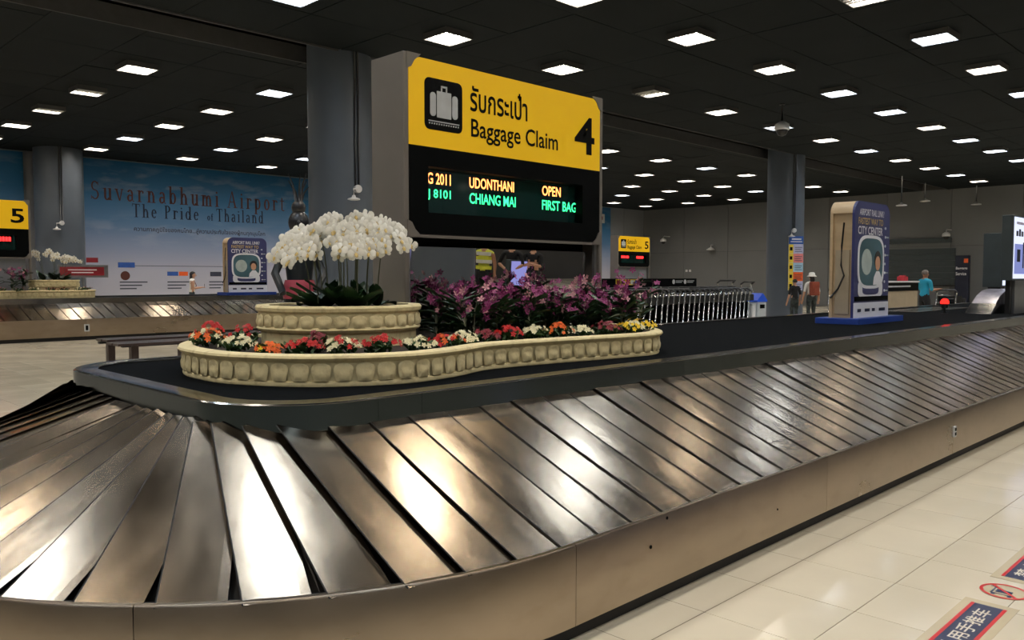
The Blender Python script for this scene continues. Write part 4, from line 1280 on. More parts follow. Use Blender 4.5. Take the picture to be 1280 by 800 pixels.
# ------------------------------------------------------------------ people
def person(name, loc, rz, label, colors, h=1.7, arms=None, hair='short', look=0.0, stride=.0, lean=0.0, cat='person', extra=None, group=None):
    """colors: dict skin, top, legs, shoes, hair, sleeve. Body is one skin surface; local front is -Y."""
    t = empty(name, loc, rz, label, cat, group)
    k = h / 1.72
    J = {}; R = {}; E = []; G = {}
    def j(n, x, y, z, r, g, par=None):
        J[n] = Vector((x, y - lean * max(0, z - .95), z)) * k; R[n] = (r if isinstance(r, tuple) else (r, r)); G[n] = g
        if par: E.append((par, n))
    j('pelvis', 0, 0, .96, (.15, .11), 'legs')
    j('waist', 0, 0, 1.1, (.135, .1), 'top', 'pelvis'); j('chest', 0, 0, 1.3, (.16, .115), 'top', 'waist'); j('collar', 0, .01, 1.42, (.11, .085), 'top', 'chest')
    j('neck', 0, 0, 1.49, .053, 'skin', 'collar'); j('jaw', 0, -.015, 1.55, (.065, .075), 'skin', 'neck'); j('brow', 0, -.01, 1.62, (.075, .092), 'skin', 'jaw'); j('crown', 0, .0, 1.675, (.06, .07), 'skin', 'brow')
    A = arms or {}
    for s, n in ((-1, 'l'), (1, 'r')):
        el, wr = A.get(n, ((.26 * s, .02, 1.14), (.28 * s, -.06, .9)))
        j('sh' + n, .19 * s, 0, 1.4, .062, 'top', 'collar')
        j('el' + n, el[0], el[1], el[2], .045, 'sleeve', 'sh' + n)
        j('wr' + n, wr[0], wr[1], wr[2], .03, 'skin', 'el' + n)
        d = (Vector(wr) - Vector(el)).normalized()
        pa = Vector(wr) + d * .07
        j('pa' + n, pa.x, pa.y, pa.z, (.036, .02), 'skin', 'wr' + n)
        sidev = d.cross(Vector((0, 0, 1))); sidev = sidev.normalized() if sidev.length > .1 else Vector((0, 1, 0))
        for q in range(4):
            o = sidev * (.022 * (q - 1.5)); L = (.055, .07, .075, .06)[q]
            b = pa + o + d * .03; e = b + d * L * .6 + Vector((0, 0, -.012)); e2 = e + d * L * .35 + Vector((0, 0, -.02))
            j('f%d%s' % (q, n), b.x, b.y, b.z, .010, 'skin', 'pa' + n); j('g%d%s' % (q, n), e.x, e.y, e.z, .009, 'skin', 'f%d%s' % (q, n)); j('h%d%s' % (q, n), e2.x, e2.y, e2.z, .008, 'skin', 'g%d%s' % (q, n))
        th = Vector(wr) + d * .04 + sidev * .04; th2 = th + d * .035 + sidev * .012
        j('t' + n, th.x, th.y, th.z, .011, 'skin', 'wr' + n); j('u' + n, th2.x, th2.y, th2.z, .009, 'skin', 't' + n)
        st = stride * s
        j('hip' + n, .095 * s, 0, .90, .098, 'legs', 'pelvis'); j('kn' + n, .105 * s, -.03 + st * .5, .50, .066, 'legs', 'hip' + n)
        j('an' + n, .11 * s, .02 + st, .09, .043, 'legs', 'kn' + n); j('he' + n, .11 * s, .03 + st, .04, .04, 'shoes', 'an' + n); j('to' + n, .12 * s, -.13 + st, .035, .035, 'shoes', 'he' + n)
    names = list(J)
    me = bpy.data.meshes.new('skeleton')
    me.from_pydata([J[n] for n in names], [(names.index(a), names.index(b)) for a, b in E], [])
    o = bpy.data.objects.new('skeleton', me); COL.objects.link(o)
    md = o.modifiers.new('skin', 'SKIN'); md.use_smooth_shade = True
    sd = o.modifiers.new('sub', 'SUBSURF'); sd.levels = 2; sd.render_levels = 2
    for i, n in enumerate(names):
        sv = me.skin_vertices[0].data[i]; sv.radius = (R[n][0] * k, R[n][1] * k); sv.use_root = (n == 'pelvis')
    dg = bpy.context.evaluated_depsgraph_get()
    bm = bpy.data.meshes.new_from_object(o.evaluated_get(dg))
    bpy.data.objects.remove(o)
    keys = ['skin', 'top', 'legs', 'shoes', 'sleeve']
    bm.materials.clear()
    for q in keys: bm.materials.append(MATS[colors.get(q, colors['top'] if q == 'sleeve' else 'cloth_black')])
    segs = [(J[a], J[b], G[b] if G[b] != 'skin' or G[a] in ('skin',) else G[b]) for a, b in E]
    for p in bm.polygons:
        c = p.center; best = None
        for a, b, g in segs:
            ab = b - a; u = max(0, min(1, (c - a).dot(ab) / max(1e-9, ab.length_squared)))
            d = (c - (a + ab * u)).length
            if best is None or d < best[0]: best = (d, g, u)
        p.material_index = keys.index(best[1]); p.use_smooth = True
    link('body', bm, t)
    # face
    hd = J['brow']; f = MB()
    f.ball((hd.x - .03 * k, hd.y - .086 * k, hd.z + .002 * k), .009 * k, mi=0, n=6, m=4); f.ball((hd.x + .03 * k, hd.y - .086 * k, hd.z + .002 * k), .009 * k, mi=0, n=6, m=4)
    f.ball((hd.x, hd.y - .098 * k, hd.z - .03 * k), .013 * k, .02 * k, .022 * k, mi=1, n=6, m=4)
    f.ball((hd.x, hd.y - .085 * k, hd.z - .068 * k), .024 * k, .01 * k, .007 * k, mi=2, n=6, m=4)
    for s in (-1, 1): f.ball((hd.x + s * .078 * k, hd.y + .005 * k, hd.z - .01 * k), .012 * k, .02 * k, .03 * k, mi=1, n=6, m=4)
    ob('face', f, ['hair_black', colors['skin'], 'plaque_red'], t, smooth=True)
    hb = MB(); n = 14; vs = []; fs = []
    rows_ = 6
    for r in range(rows_ + 1):
        ph = PI / 2 - (PI * .62) * r / rows_
        for q in range(n):
            a = 2 * PI * q / n
            back = .5 + .5 * math.sin(a)
            low = ph if back > .35 else max(ph, .32)
            vs.append((hd.x + .088 * k * math.cos(low) * math.cos(a), hd.y + .012 * k + .104 * k * math.cos(low) * math.sin(a), hd.z + .008 * k + .1 * k * math.sin(low)))
    for r in range(rows_):
        for q in range(n): fs.append((r * n + q, r * n + (q + 1) % n, (r + 1) * n + (q + 1) % n, (r + 1) * n + q))
    hb.add(vs, fs)
    if hair == 'long':
        hb.ball((hd.x, hd.y + .055 * k, hd.z - .1 * k), .085 * k, .06 * k, .18 * k, n=10, m=7)
    ob('hair', hb, colors['hair'], t, smooth=True)
    if extra: extra(t, J, k)
    return t
def face_dir(dx, dy):  # rotation so that local -Y points along (dx,dy)
    return math.atan2(dy, dx) + PI / 2
def phone(t, J, k):
    p = (J['par'] + J['pal']) / 2
    ob('handbag_strap', MB().tube([J['shl'] + Vector((.02, -.06, .03)), J['chest'] + Vector((.02, -.13, -.05)), J['waist'] + Vector((.16, -.08, -.05))], .012, 5), 'cloth_brown', t, smooth=True)
person('person', (12.42, 28.2, 0), face_dir(1, -.5), 'woman in a white sleeveless top looking at her phone before the mural',
       dict(skin='skin', top='cloth_white', legs='cloth_jeans', shoes='cloth_black', hair='hair_black', sleeve='skin'), 1.76,
       dict(l=((-.22, -.06, 1.15), (-.06, -.28, 1.18)), r=((.22, -.06, 1.15), (.06, -.28, 1.18))), 'long', lean=.06, extra=phone)
d = Vector((1, -.45, 0)).normalized()
tag(ob('mobile_phone', MB().box(-.04, .04, -.006, .006, -.07, .07, bev=.004), 'black_metal', M=Matrix.Translation((12.42 + d.x * .42, 28.2 + d.y * .42, 1.26)) @ Matrix.Rotation(face_dir(1, -.5), 4, 'Z')), 'dark mobile phone in the hands of the woman before the mural', 'phone')
def hat_pack(t, J, k):
    h = J['brow']
    ob('bucket_hat', MB().lathe([(.15, .0), (.155, .012), (.1, .045), (.092, .11), (.06, .135), (0.001, .14)], 18, cap=False), 'cloth_white', t, smooth=True, M=Matrix.Translation((h.x, h.y + .01, h.z + .02)))
    ob('backpack', MB().box(-.15, .15, .09, .27, .98, 1.42, bev=.04).box(-.11, .11, .26, .32, 1.0, 1.22, bev=.03), 'cloth_brown', t)
person('person', (25.7, 12.0, 0), face_dir(.6, .8), 'woman in a white bucket hat and white shirt carrying a brown backpack',
       dict(skin='skin', top='cloth_white', legs='cloth_pattern', shoes='cloth_black', hair='hair_black', sleeve='cloth_white'), 1.66, None, 'long', stride=.05, extra=hat_pack)
person('person', (25.75, 12.6, 0), face_dir(.4, .9), 'dark dressed person half hidden by the grey column beside the bucket hat',
       dict(skin='skin', top='cloth_black', legs='cloth_pattern', shoes='cloth_black', hair='hair_black'), 1.5)
person('person', (25.4, 8.45, 0), face_dir(.9, -.5), 'grey haired man in a bright blue shirt standing beside the desk',
       dict(skin='skin_tan', top='cloth_teal', legs='cloth_black', shoes='cloth_black', hair='hair_grey', sleeve='cloth_teal'), 1.77,
       dict(l=((-.22, -.04, 1.15), (-.16, -.3, 1.18)), r=((.22, -.04, 1.15), (.16, -.3, 1.2))))
# on the near side of the hall, visible only in the mirror below the sign
def vest(t, J, k):
    for z, m in ((1.02, 'cloth_hivis'), (1.16, 'cloth_silver'), (1.24, 'cloth_hivis'), (1.34, 'cloth_silver')):
        ob('vest_band', MB().lathe([(.19, z * k), (.195, (z + .08) * k)], 16, sy=.75, cap=False), m, t)
person('person', (13.0, -4.1, 0), face_dir(-.8, .5), 'person in a silver and yellow safety vest reflected in the sign mirror',
       dict(skin='skin_tan', top='cloth_hivis', legs='cloth_black', shoes='cloth_black', hair='hair_black', sleeve='skin_tan'), 1.72, extra=vest)
person('person', (13.5, -3.7, 0), face_dir(-.8, .5), 'black clothed person with bent arms reflected in the sign mirror',
       dict(skin='skin', top='cloth_black', legs='cloth_black', shoes='cloth_black', hair='hair_black'), 1.74, dict(l=((-.28, -.04, 1.15), (-.1, -.2, 1.05)), r=((.28, -.04, 1.15), (.1, -.2, 1.05))))
person('person', (13.85, -3.35, 0), face_dir(-.8, .5), 'slim black clothed person reflected in the sign mirror by the lilac screen',
       dict(skin='skin', top='cloth_black', legs='cloth_black', shoes='cloth_black', hair='hair_black'), 1.72, dict(l=((-.2, -.06, 1.15), (-.04, -.2, 1.2)), r=((.24, -.04, 1.15), (.04, -.2, 1.2))))
# ------------------------------------------------------------------ luggage trolleys
def trolley_parts(silver=False):
    P = []
    fr = MB()
    for s in (-1, 1):
        y = .30 * s
        fr.tube([(.10, y, 1.12), (.07, y, 1.0), (-.03, y, .16)], .02, 6)
        fr.tube([(-.03, y, .16), (.45, y * .8, .14), (.82, y * .55, .13)], .016, 6)
    fr.tube([(.08, -.30, 1.03), (.08, .30, 1.03)], .014, 6)
    fr.tube([(-.02, -.30, .2), (-.02, .30, .2)], .014, 6)
    P.append(('frame', fr.mesh('frame', ['chrome_tube'], True)))
    hd = MB(); hd.tube([(.10, -.31, 1.12), (.0, -.31, 1.19), (.0, .31, 1.19), (.10, .31, 1.12)], .024, 7)
    P.append(('handle', hd.mesh('handle', ['black_metal'], True)))
    bk = MB()
    bk.box(.06, .40, -.26, .26, .84, .86)
    for s in (-1, 1): bk.box(.06, .40, .25 * s - .01, .25 * s + .01, .86, 1.02)
    bk.box(.39, .41, -.26, .26, .84, 1.0)
    P.append(('basket', bk.mesh('basket', ['chrome_tube' if silver else 'black_metal'])))
    P.append(('advert_panel', MB().box(.02, .04, -.27, .27, .28, .80).mesh('advert_panel', ['sign_black'])))
    P.append(('load_tray', MB().box(.0, .80, -.22, .22, .17, .19, bev=.02).mesh('load_tray', ['black_metal'])))
    w = MB()
    for dx, dy in ((.02, -.27), (.02, .27), (.80, 0)):
        w2 = MB().lathe([(.0, -.02), (.065, -.02), (.07, 0), (.065, .02), (.0, .02)], 12, cap=False)
        P.append(('wheel', w2.mesh('wheel', ['black_rubber'], True), Matrix.Translation((dx, dy, .07)) @ Matrix.Rotation(PI / 2, 4, 'X')))
    return P
TP = trolley_parts(); TPS = trolley_parts(True)
def trolley(loc, rz, label, group=None, parts=TP, sc=1.0):
    t = empty('luggage_trolley', loc, rz, label, 'trolley', group, sc)
    fr = None
    for p in parts:
        q = link(p[0], p[1], t if p[0] != 'handle' else fr, p[2] if len(p) > 2 else None)
        fr = fr or q
    return t
NT = 27
for n in range(NT):
    lab = 'luggage trolley nested in the long row behind the carousel deck'
    g = 'nested luggage trolleys'
    if n == NT - 1: lab, g = 'rightmost luggage trolley of the nested row, next to the waste bin', None
    trolley((14.9 + n * (22.0 - 14.9) / (NT - 1), 12.0 + .02 * n, 0), rnd.uniform(-.02, .02), lab, g, TP, 1.04)
for n in range(14):
    trolley((16.2 + n * .52, 13.5, 0), rnd.uniform(-.04, .04), 'luggage trolley in the second row behind the nested trolleys', 'second row of luggage trolleys', TP, 1.06)
trolley((24.6, 14.4, 0), 1.4, 'silver basket trolley standing apart left of the grey column', None, TPS, 1.22)
trolley((25.3, 14.0, 0), 1.6, 'silver basket trolley touching the left side of the grey column', None, TPS, 1.18)
trolley((25.7, 8.0, 0), -.3, 'luggage trolley pushed by the man in the blue shirt', None, TP, 1.0)
trolley((26.6, 11.5, 0), .4, 'luggage trolley with a black and red load beside the bucket hat', None, TP, 1.0)
def suitcase(loc, rz, w, d, h, m, label):
    t = empty('suitcase', loc, rz, label, 'suitcase')
    ob('shell', MB().box(-w / 2, w / 2, -d / 2, d / 2, .03, h, bev=.03), m, t)
    ob('handle', MB().tube([(-.08, -d / 2 + .005, h * .8), (-.08, -d / 2 - .03, h * .8), (.08, -d / 2 - .03, h * .8), (.08, -d / 2 + .005, h * .8)], .01, 6), 'black_metal', t, smooth=True)
    ob('wheel', MB().ball((-w * .35, 0, .03), .03, n=8, m=5), 'black_rubber', t); ob('wheel', MB().ball((w * .35, 0, .03), .03, n=8, m=5), 'black_rubber', t)
    for q in (-.25, 0, .25):
        ob('rib', MB().box(w * q - .01, w * q + .01, -d / 2 - .008, -d / 2 + .01, .08, h - .06), 'black_metal', t)
suitcase((26.98, 11.65, .2), .4, .62, .44, .42, 'cloth_white', 'pale striped suitcase at the bottom of the trolley load')
suitcase((26.95, 11.65, .62), .4, .6, .5, .5, 'luggage_black', 'large black bag on the trolley beside the bucket hat')
suitcase((27.2, 11.6, 1.12), .4, .36, .3, .1, 'luggage_red', 'small red bag on top of the black bag')
suitcase((26.1, 7.88, .2), -.3, .55, .4, .75, 'luggage_black', 'black suitcase on the trolley of the man in blue')

# dark barrier with icon strips behind the trolleys
br = empty('partition', (21, 15.6, 0), 0, 'long black waist-high partition with coloured icon strip behind the trolleys', 'partition')
ob('body', MB().box(-2.6, 3.6, 0, .3, 0, 1.52, bev=.01), 'sign_black', br)
ob('icon_strip', MB().box(-.92, .28, -.012, 0, 1.32, 1.50), 'notice_yellow', br)
for k, m in enumerate(('plaque_red', 'sign_ink', 'notice_orange', 'icon_grey', 'notice_blue')):
    ob('icon', MB().box(-.88 + k * .235, -.72 + k * .235, -.02, -.012, 1.35, 1.47), m, br)
for k in range(2):
    ob('round_icon', MB().lathe([(.075, 0), (.075, .01)], 14), 'text_white', br, M=Matrix.Translation((2.2 + k * .68, 0, 1.41)) @ Matrix.Rotation(PI / 2, 4, 'X'))
    ob('caption', MB().box(2.33 + k * .68, 2.75 + k * .68, -.008, 0, 1.43, 1.45).box(2.33 + k * .68, 2.68 + k * .68, -.008, 0, 1.38, 1.40), 'text_white', br)
# waste bin with pointed blue lid
bn = empty('waste_bin', (23.0, 12.45, 0), -.2, 'translucent waste bin with a pointed blue lid beside the column', 'bin')
ob('bin_body', MB().box(-.21, .21, -.19, .19, 0, .82, bev=.03), 'clear_bin', bn)
lid = MB(); slab(lid, [(-.22, .82), (.22, .82), (.22, .87), (0.02, 1.08), (-.22, .87)], -.2, .2); ob('lid', lid, 'bin_blue', bn)
ob('bin_opening', MB().box(-.1, .1, -.205, -.19, .62, .74), 'sign_black', bn)
bn2 = empty('waste_bin', (22.65, 12.5, 0), .1, 'low pale box standing between the last trolley and the bin', 'bin')
ob('bin_body', MB().box(-.14, .14, -.14, .14, 0, .72, bev=.02), 'white_plastic', bn2); ob('lid', MB().box(-.15, .15, -.15, .15, .72, .76, bev=.01), 'icon_grey', bn2)

# notice board on the right column
na = math.atan2(-14.03, -27.86) + math.radians(34)
nb_ = empty('notice_board', (27.86 + .66 * math.cos(na), 14.03 + .66 * math.sin(na), 1.1), na + PI / 2, 'tall narrow notice with coloured rows mounted on the right grey column', 'notice')
ob('backing', MB().box(-.29, .29, .0, .02, 0, 1.9), 'white_plastic', nb_)
ob('title_bar', MB().box(-.29, .29, -.01, 0, 1.62, 1.9), 'notice_blue', nb_)
ob('title_line', MB().box(-.18, .2, -.014, -.01, 1.77, 1.82), 'text_white', nb_); ob('title_line', MB().box(-.23, .24, -.014, -.01, 1.69, 1.72), 'text_white', nb_)
for k, m in enumerate(('notice_lilac', 'notice_orange', 'notice_sky', 'notice_pink', 'notice_lilac')):
    z = .01 + k * .322
    ob('row_icon_field', MB().box(-.29, -.11, -.01, 0, z, z + .31), 'notice_yellow', nb_)
    ob('row_field', MB().box(-.10, .29, -.01, 0, z, z + .31), m, nb_)
    ob('row_icon', MB().box(-.25, -.15, -.016, -.01, z + .1, z + .22), 'sign_ink', nb_)
    ob('row_text', MB().box(-.05, .24, -.014, -.01, z + .2, z + .22).box(-.05, .2, -.014, -.01, z + .13, z + .15).box(-.05, .24, -.014, -.01, z + .06, z + .08), 'text_grey', nb_)

# slatted metal bench between the carousels
be = empty('bench', (5.1, 14.2, 0), 0, 'dark metal double bench standing beyond the left end of the near carousel', 'bench')
for k, (y0, y1) in enumerate(((0, .26), (.30, .56), (1.1, 1.36), (1.40, 1.66))):
    ob('seat_plank', MB().box(-.1 if k < 2 else .1, 3.2, y0, y1, .41, .45, bev=.008), 'bench_dark', be)
for x in (.25, 1.55, 2.85):
    for y in (.28, 1.38):
        ob('leg', MB().box(x - .06, x + .06, y - .06, y + .06, 0, .39), 'bench_dark', be)
for y in (.28, 1.38):
    ob('beam', MB().box(0.05, 3.1, y - .04, y + .04, .37, .41), 'black_metal', be)

# dark guardian figure behind the orchids
def statue():
    t = empty('guardian_statue', (5.55, 9.4, 0), face_dir(-.5, -.85), 'dark statue with a spiky topknot and pink sash rising behind the white orchids', 'statue')
    ob('pedestal', MB().box(-.5, .5, -.5, .5, 0, .55, bev=.03), 'stone_cream', t)
    ob('torso', MB().lathe([(.22, .55), (.2, .8), (.2, 1.2), (.15, 1.45), (.18, 1.75), (.2, 1.95), (.13, 2.05), (.07, 2.1)], 20, sy=.75), 'statue_teal', t, smooth=True)
    ob('sash', MB().lathe([(.205, 1.28), (.21, 1.42), (.18, 1.52)], 20, sy=.8, cap=False), 'statue_pink', t, smooth=True)
    ob('sash', MB().lathe([(.21, 1.1), (.215, 1.2)], 20, sy=.8, cap=False), 'statue_pink', t, smooth=True)
    hd = MB(); hd.ball((0, 0, 2.25), .13, .13, .16, n=16, m=10); hd.ball((0, -.13, 2.23), .03, .04, .045); ob('head', hd, 'statue_black', t, smooth=True)
    ob('topknot', MB().ball((0, 0, 2.44), .09, .09, .1, n=12, m=8), 'statue_black', t, smooth=True)
    for k in range(9):
        a = k * 2 * PI / 9; l = .26 + .1 * (k % 3)
        sp = MB(); sp.tube([(math.cos(a) * .03, math.sin(a) * .03, 2.5), (math.cos(a) * .07, math.sin(a) * .07, 2.5 + l * .5), (math.cos(a) * .13, math.sin(a) * .13, 2.5 + l * .8)], .018, 5, r1=.004)
        ob('spike', sp, 'statue_black', t, smooth=True)
    for s in (-1, 1):
        ar = MB(); ar.tube([(.18 * s, 0, 1.9), (.3 * s, -.05, 1.6), (.2 * s, -.25, 1.35)], .06, 8, r1=.045); ob('arm', ar, 'statue_teal', t, smooth=True)
statue()

# ------------------------------------------------------------------ right hand end of the deck
dk2 = empty('info_desk', (21.6, 8.1, 0), 0, 'pale wooden service desk with a black sign band beyond the deck', 'desk')
ob('front', MB().box(-.9, 2.2, 0, .7, 0, 1.22, bev=.01), 'desk_beige', dk2)
ob('sign_band', MB().box(-.9, 2.2, -.015, 0, 1.2, 1.42), 'sign_black', dk2); ob('counter_top', MB().box(-.95, 2.25, -.03, .75, 1.42, 1.46, bev=.005), 'white_plastic', dk2)
ob('band_body', MB().box(-.9, 2.2, .0, .7, 1.22, 1.42), 'desk_beige', dk2)
ob('printed_line', MB().box(-.1, 1.6, -.018, -.015, 1.30, 1.34), 'icon_grey', dk2)
tag(ob('red_box', MB().box(-.14, .14, -.1, .1, 0, .12, bev=.01).box(-.1, .1, -.06, .06, .12, .15, bev=.01), 'luggage_red', M=Matrix.Translation((23.5, 8.4, 1.46))), 'small red box on the right end of the service desk', 'box')
bc = empty('beacon', (14.65, 4.56, ZD), 0, 'short black post topped by a glowing red warning light', 'beacon')
ob('post', MB().lathe([(.05, 0), (.05, .01), (.018, .012), (.018, .10)], 12), 'black_metal', bc, smooth=False)
ob('lamp_base', MB().lathe([(.03, .09), (.055, .10), (.055, .16), (.05, .165)], 14), 'black_metal', bc)
ob('lamp_dome', MB().lathe([(.06, .165), (.064, .19), (.055, .225), (.03, .245), (.001, .25)], 14), 'beacon_red', bc, smooth=True)
# luggage chute hood rising from the deck
ch = empty('chute_hood', (15.0, 3.98, ZD), 0, 'curved metal chute hood with plastic flap rising from the deck', 'chute')
prof = [(0.0, 0.0), (.28, .16), (.55, .29), (.85, .37), (1.2, .40)]
hood = MB(); vs = []
for x, z in prof:
    for y in (0, .36): vs.append((x, y, z))
hood.add(vs, [(2 * i, 2 * i + 2, 2 * i + 3, 2 * i + 1) for i in range(4)])
hood.add([(x, 0, z) for x, z in prof] + [(1.2, 0, 0)], [(0, 5, 4, 3, 2, 1)]); hood.add([(x, .36, z) for x, z in prof] + [(1.2, .36, 0)], [(0, 1, 2, 3, 4, 5)])
ob('hood', hood, 'flap_plastic', ch, auto=60)
ob('side_plate', MB().add([(-.02, -.02, .0), (1.22, -.02, .0), (1.22, -.02, .16), (.6, -.02, .14), (.22, -.02, .06)], [(0, 1, 2, 3, 4)]), 'black_metal', ch)
ob('lead_strip', MB().add([(-.03, -.012, .003), (.28, -.012, .165), (.28, .37, .165), (-.03, .37, .003)], [(0, 1, 2, 3)]), 'rim_steel', ch)
tag(ob('deck_plate', MB().box(-.9, 2.2, -.35, .35, 0, .012, bev=.004).box(-.85, 2.15, -.02, .02, .012, .016), 'rim_steel', M=Matrix.Translation((15.6, 5.35, ZD))), 'flat steel access plate on the deck behind the red beacon', 'plate')

def display(loc, W, D, z0, z1, label, front='screen_white', detail=True, group=None, rz=0):
    t = empty('display_screen', loc, rz, label, 'display', group)
    ob('casing', MB().box(0, W, .03, D, z0, z1, bev=.01), 'wall_shutter', t)
    ob('screen', MB().box(.03, W - .03, .015, .03, z0 + .03, z1 - .03), front, t)
    ob('pedestal', MB().box(W * .12, W * .8, .1, D * .85, .0, z0), 'black_metal', t)
    ob('pedestal_front', MB().box(W * .2, W * .75, .06, .1, 0, z0), 'grey_metal', t)
    if detail:
        ob('screen_banner', MB().box(.03, W - .03, .01, .015, z0 + (z1 - z0) * .1, z0 + (z1 - z0) * .56), 'ad_banner', t)
        for q in range(3):
            ob('printed_mark', MB().box(.10 + q * .15, .2 + q * .15, .008, .0145, z0 + (z1 - z0) * .68, z0 + (z1 - z0) * (.76 + .03 * (q % 2))), 'text_grey', t)
        ob('printed_mark', MB().box(.10, .9, .008, .0145, z0 + (z1 - z0) * .86, z0 + (z1 - z0) * .9), 'notice_lilac', t)
        ob('screen_shape', MB().box(.16, .34, .006, .01, z0 + .3, z0 + .5).box(.5, .56, .006, .01, z0 + .2, z0 + .62), 'text_navy', t)
    return t
emat('ad_banner', (150, 160, 226), 1.0)
display((15.05, 3.66, ZD), 1.5, .2, .55, 1.6, 'bright advertising screen on a pedestal at the right edge')
display((17.2, 4.35, ZD), 1.3, .36, .42, 1.42, 'edge-on lit display screen directly behind the bright right-hand screen', detail=False)
display((14.0, -3.45, 0), .75, .2, .62, 1.28, 'lilac screen reflected in the sign mirror at its right end', 'screen_lilac', False, rz=PI)
display((12.1, -5.4, 0), .5, .2, .5, 1.5, 'lilac screen reflected in the sign mirror at its left end', 'screen_lilac', False, rz=PI)

tt = empty('totem_sign', (42.9, 12.6, 0), 0, 'narrow dark blue baggage services totem in front of the back wall', 'sign')
ob('slab', MB().box(-.12, .12, -.3, .3, 0, 2.6, bev=.02), 'totem_navy', tt)
ob('logo', MB().box(-.13, -.12, -.26, -.08, 2.25, 2.45), 'notice_orange', tt)
text('lettering', 'Baggage', 'text_white', tt, (-.128, .26, 1.9), .5, .16, .02, BACKW); text('lettering', 'Service', 'text_white', tt, (-.128, .26, 1.66), .46, .15, .02, BACKW)
sh = empty('wall_shutter', (X1 - .02, 15.35, 1.2), 0, 'wide dark closed shutter with a rail on the back wall', 'shutter')
for k in range(6):
    ob('slat', MB().box(-.05, 0, -2.2, 1.1, k * .3, k * .3 + .285), 'wall_shutter', sh)
ob('head_box', MB().box(-.12, 0, -2.0, 1.2, 2.05, 2.3, bev=.01), 'wall_shutter', sh)
ob('rail', MB().box(-.09, 0, -2.3, 1.2, -.08, -.01), 'black_metal', sh)

def dome(loc, drop, label, wall=False):
    t = empty('dome_camera', loc, 0, label, 'camera')
    if not wall:
        ob('ceiling_pole', MB().tube([(0, 0, 0), (0, 0, -drop)], .03, 8), 'black_metal', t, smooth=True)
        ob('ceiling_flange', MB().lathe([(.07, -.02), (.07, 0)], 12), 'black_metal', t)
    else:
        ob('wall_arm', MB().tube([(.7, 0, .12), (.1, 0, .12), (0, 0, .05), (0, 0, 0)], .035, 6), 'white_plastic', t, smooth=True); drop = 0
    ob('shroud', MB().lathe([(.05, -drop), (.17, -drop - .08), (.19, -drop - .2), (.17, -drop - .22)], 16), 'white_plastic', t, smooth=True)
    ob('bubble', MB().lathe([(.14, -drop - .22), (.14, -drop - .26), (.1, -drop - .34), (.001, -drop - .38)], 14), 'black_metal', t, smooth=True)
dome((19.4, 9.9, ZC), .42, 'dome camera hanging on a pole from the near ceiling')
dome((43.0, 13.4, 3.75), 0, 'dome camera on an arm on the back wall right of the shutter', True)
dome((43.0, 29.7, 4.0), 0, 'dome camera on the back wall above the distant claim sign', True)
def hang(loc, drop, label):
    t = empty('hanging_lamp', loc, 0, label, 'lamp')
    ob('rod', MB().tube([(0, 0, 0), (0, 0, -drop)], .022, 6), 'grey_metal', t, smooth=True)
    ob('head', MB().lathe([(.04, -drop + .06), (.06, -drop), (.22, -drop - .06), (.22, -drop - .09), (.1, -drop - .1)], 14), 'white_plastic', t, smooth=True)
hang((36.6, 13.2, ZC), 1.17, 'small lamp on a long rod right above the advertising tower')
hang((40.0, 13.4, ZC), .75, 'small lamp on a short rod between the two rods at far right')
hang((42.9, 12.1, ZC), .8, 'small lamp on a rod furthest right near the back wall')
wl = empty('wall_lamp', (X1 - .015, 26.6, 3.3), 0, 'small white wall lamp on the back wall left of the right column', 'lamp')
ob('bracket', MB().tube([(0, 0, .2), (-.2, 0, .2), (-.25, 0, .05)], .03, 6), 'white_plastic', wl, smooth=True); ob('shade', MB().lathe([(.05, .06), (.25, -.06), (.26, -.1), (.1, -.11)], 14, (-.25, 0)), 'white_plastic', wl, smooth=True)
wl2 = empty('wall_socket', (X1 - .015, 28.3, 1.9), 0, 'pair of small pale wall sockets left of the trolleys end', 'socket')
ob('plate', MB().box(-.03, 0, -.2, -.05, 0, .14, bev=.01), 'white_plastic', wl2); ob('plate', MB().box(-.03, 0, .05, .2, 0, .14, bev=.01), 'white_plastic', wl2)

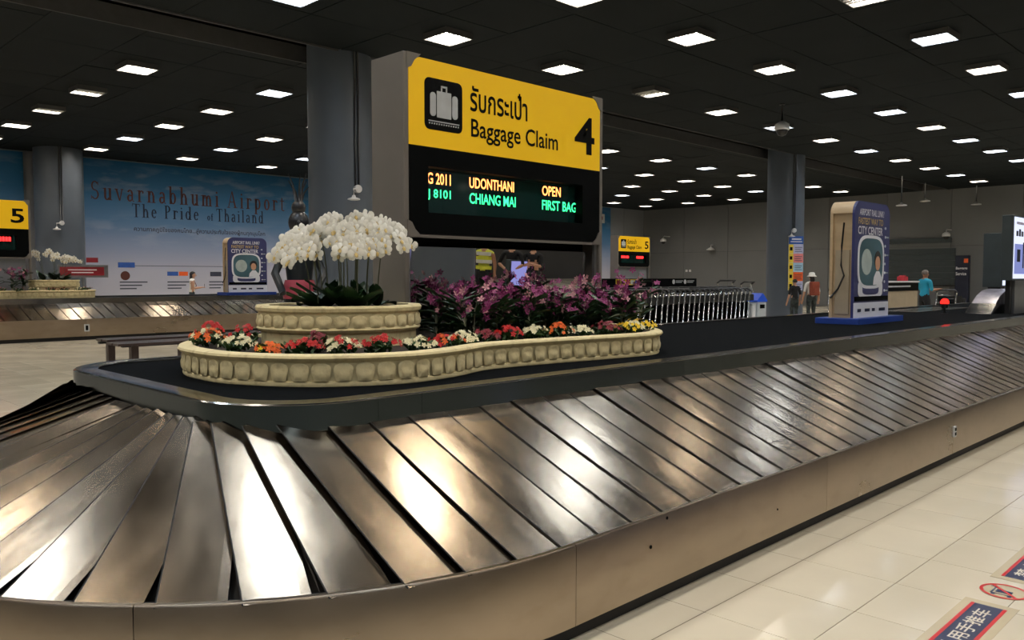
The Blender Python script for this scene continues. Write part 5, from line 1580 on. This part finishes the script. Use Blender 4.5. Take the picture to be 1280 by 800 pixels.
# ------------------------------------------------------------------ floor stickers
def strip(x0, x1, body, label, flip=False):
    t = empty('floor_sticker', ((x0 + x1) / 2, 1.105, 0.0005), 0, label, 'sticker')
    w = (x1 - x0) / 2
    ob('film', MB().box(-w - .05, w + .05, -.115, .115, 0, .0008), 'sticker_film', t)
    ob('navy_field', MB().box(-w, w, -.06, .06, .0008, .0016), 'sticker_navy', t)
    for s in (-1, 1): ob('red_edge', MB().box(-w, w, s * .068 - .008, s * .068 + .008, .0008, .0018), 'sticker_red', t)
    me = text_mesh(body, 2 * w * .86, .078, .012); me.materials.append(MATS['sticker_white'])
    link('lettering', me, t, Matrix.Translation((-w * .86 if not flip else -w * .9, -.039, .002)))
    return t
strip(3.38, 4.29, '禁止使用手推车', 'navy floor sticker with white characters and red edges at the bottom right corner')
strip(4.78, 5.9, '禁止使用手推车', 'navy floor sticker cut by the right edge of the photo', True)
cs = empty('prohibition_sticker', (4.545, 1.105, .0005), 0, 'round floor sticker with a crossed-out trolley in a red ring', 'sticker')
ob('white_disc', MB().lathe([(.108, 0), (.108, .001)], 40), 'sticker_film', cs)
ring = MB(); n = 40; vs = []
for k in range(n):
    a = 2 * PI * k / n
    vs += [(.108 * math.cos(a), .108 * math.sin(a), .0022), (.092 * math.cos(a), .092 * math.sin(a), .0022)]
ring.add(vs, [(2 * k, (2 * k + 2) % (2 * n), (2 * k + 3) % (2 * n), 2 * k + 1) for k in range(n)])
ob('red_ring', ring, 'sticker_red', cs)
ob('slash', MB().box(-.1, .1, -.007, .007, .001, .0024), 'sticker_red', cs, M=Matrix.Rotation(math.radians(45), 4, 'Z'))
tg = MB(); tg.box(-.035, .035, -.03, .012, .001, .002); tg.box(-.05, -.042, -.05, .045, .001, .002); tg.box(-.05, .045, -.055, -.047, .001, .002)
tg.lathe([(.01, .001), (.01, .002)], 10, (-.035, -.066)); tg.lathe([(.01, .001), (.01, .002)], 10, (.035, -.066)); tg.box(-.07, -.042, .04, .048, .001, .002)
ob('trolley_pictogram', tg, 'sticker_navy', cs, M=Matrix.Rotation(math.radians(-90), 4, 'Z'))
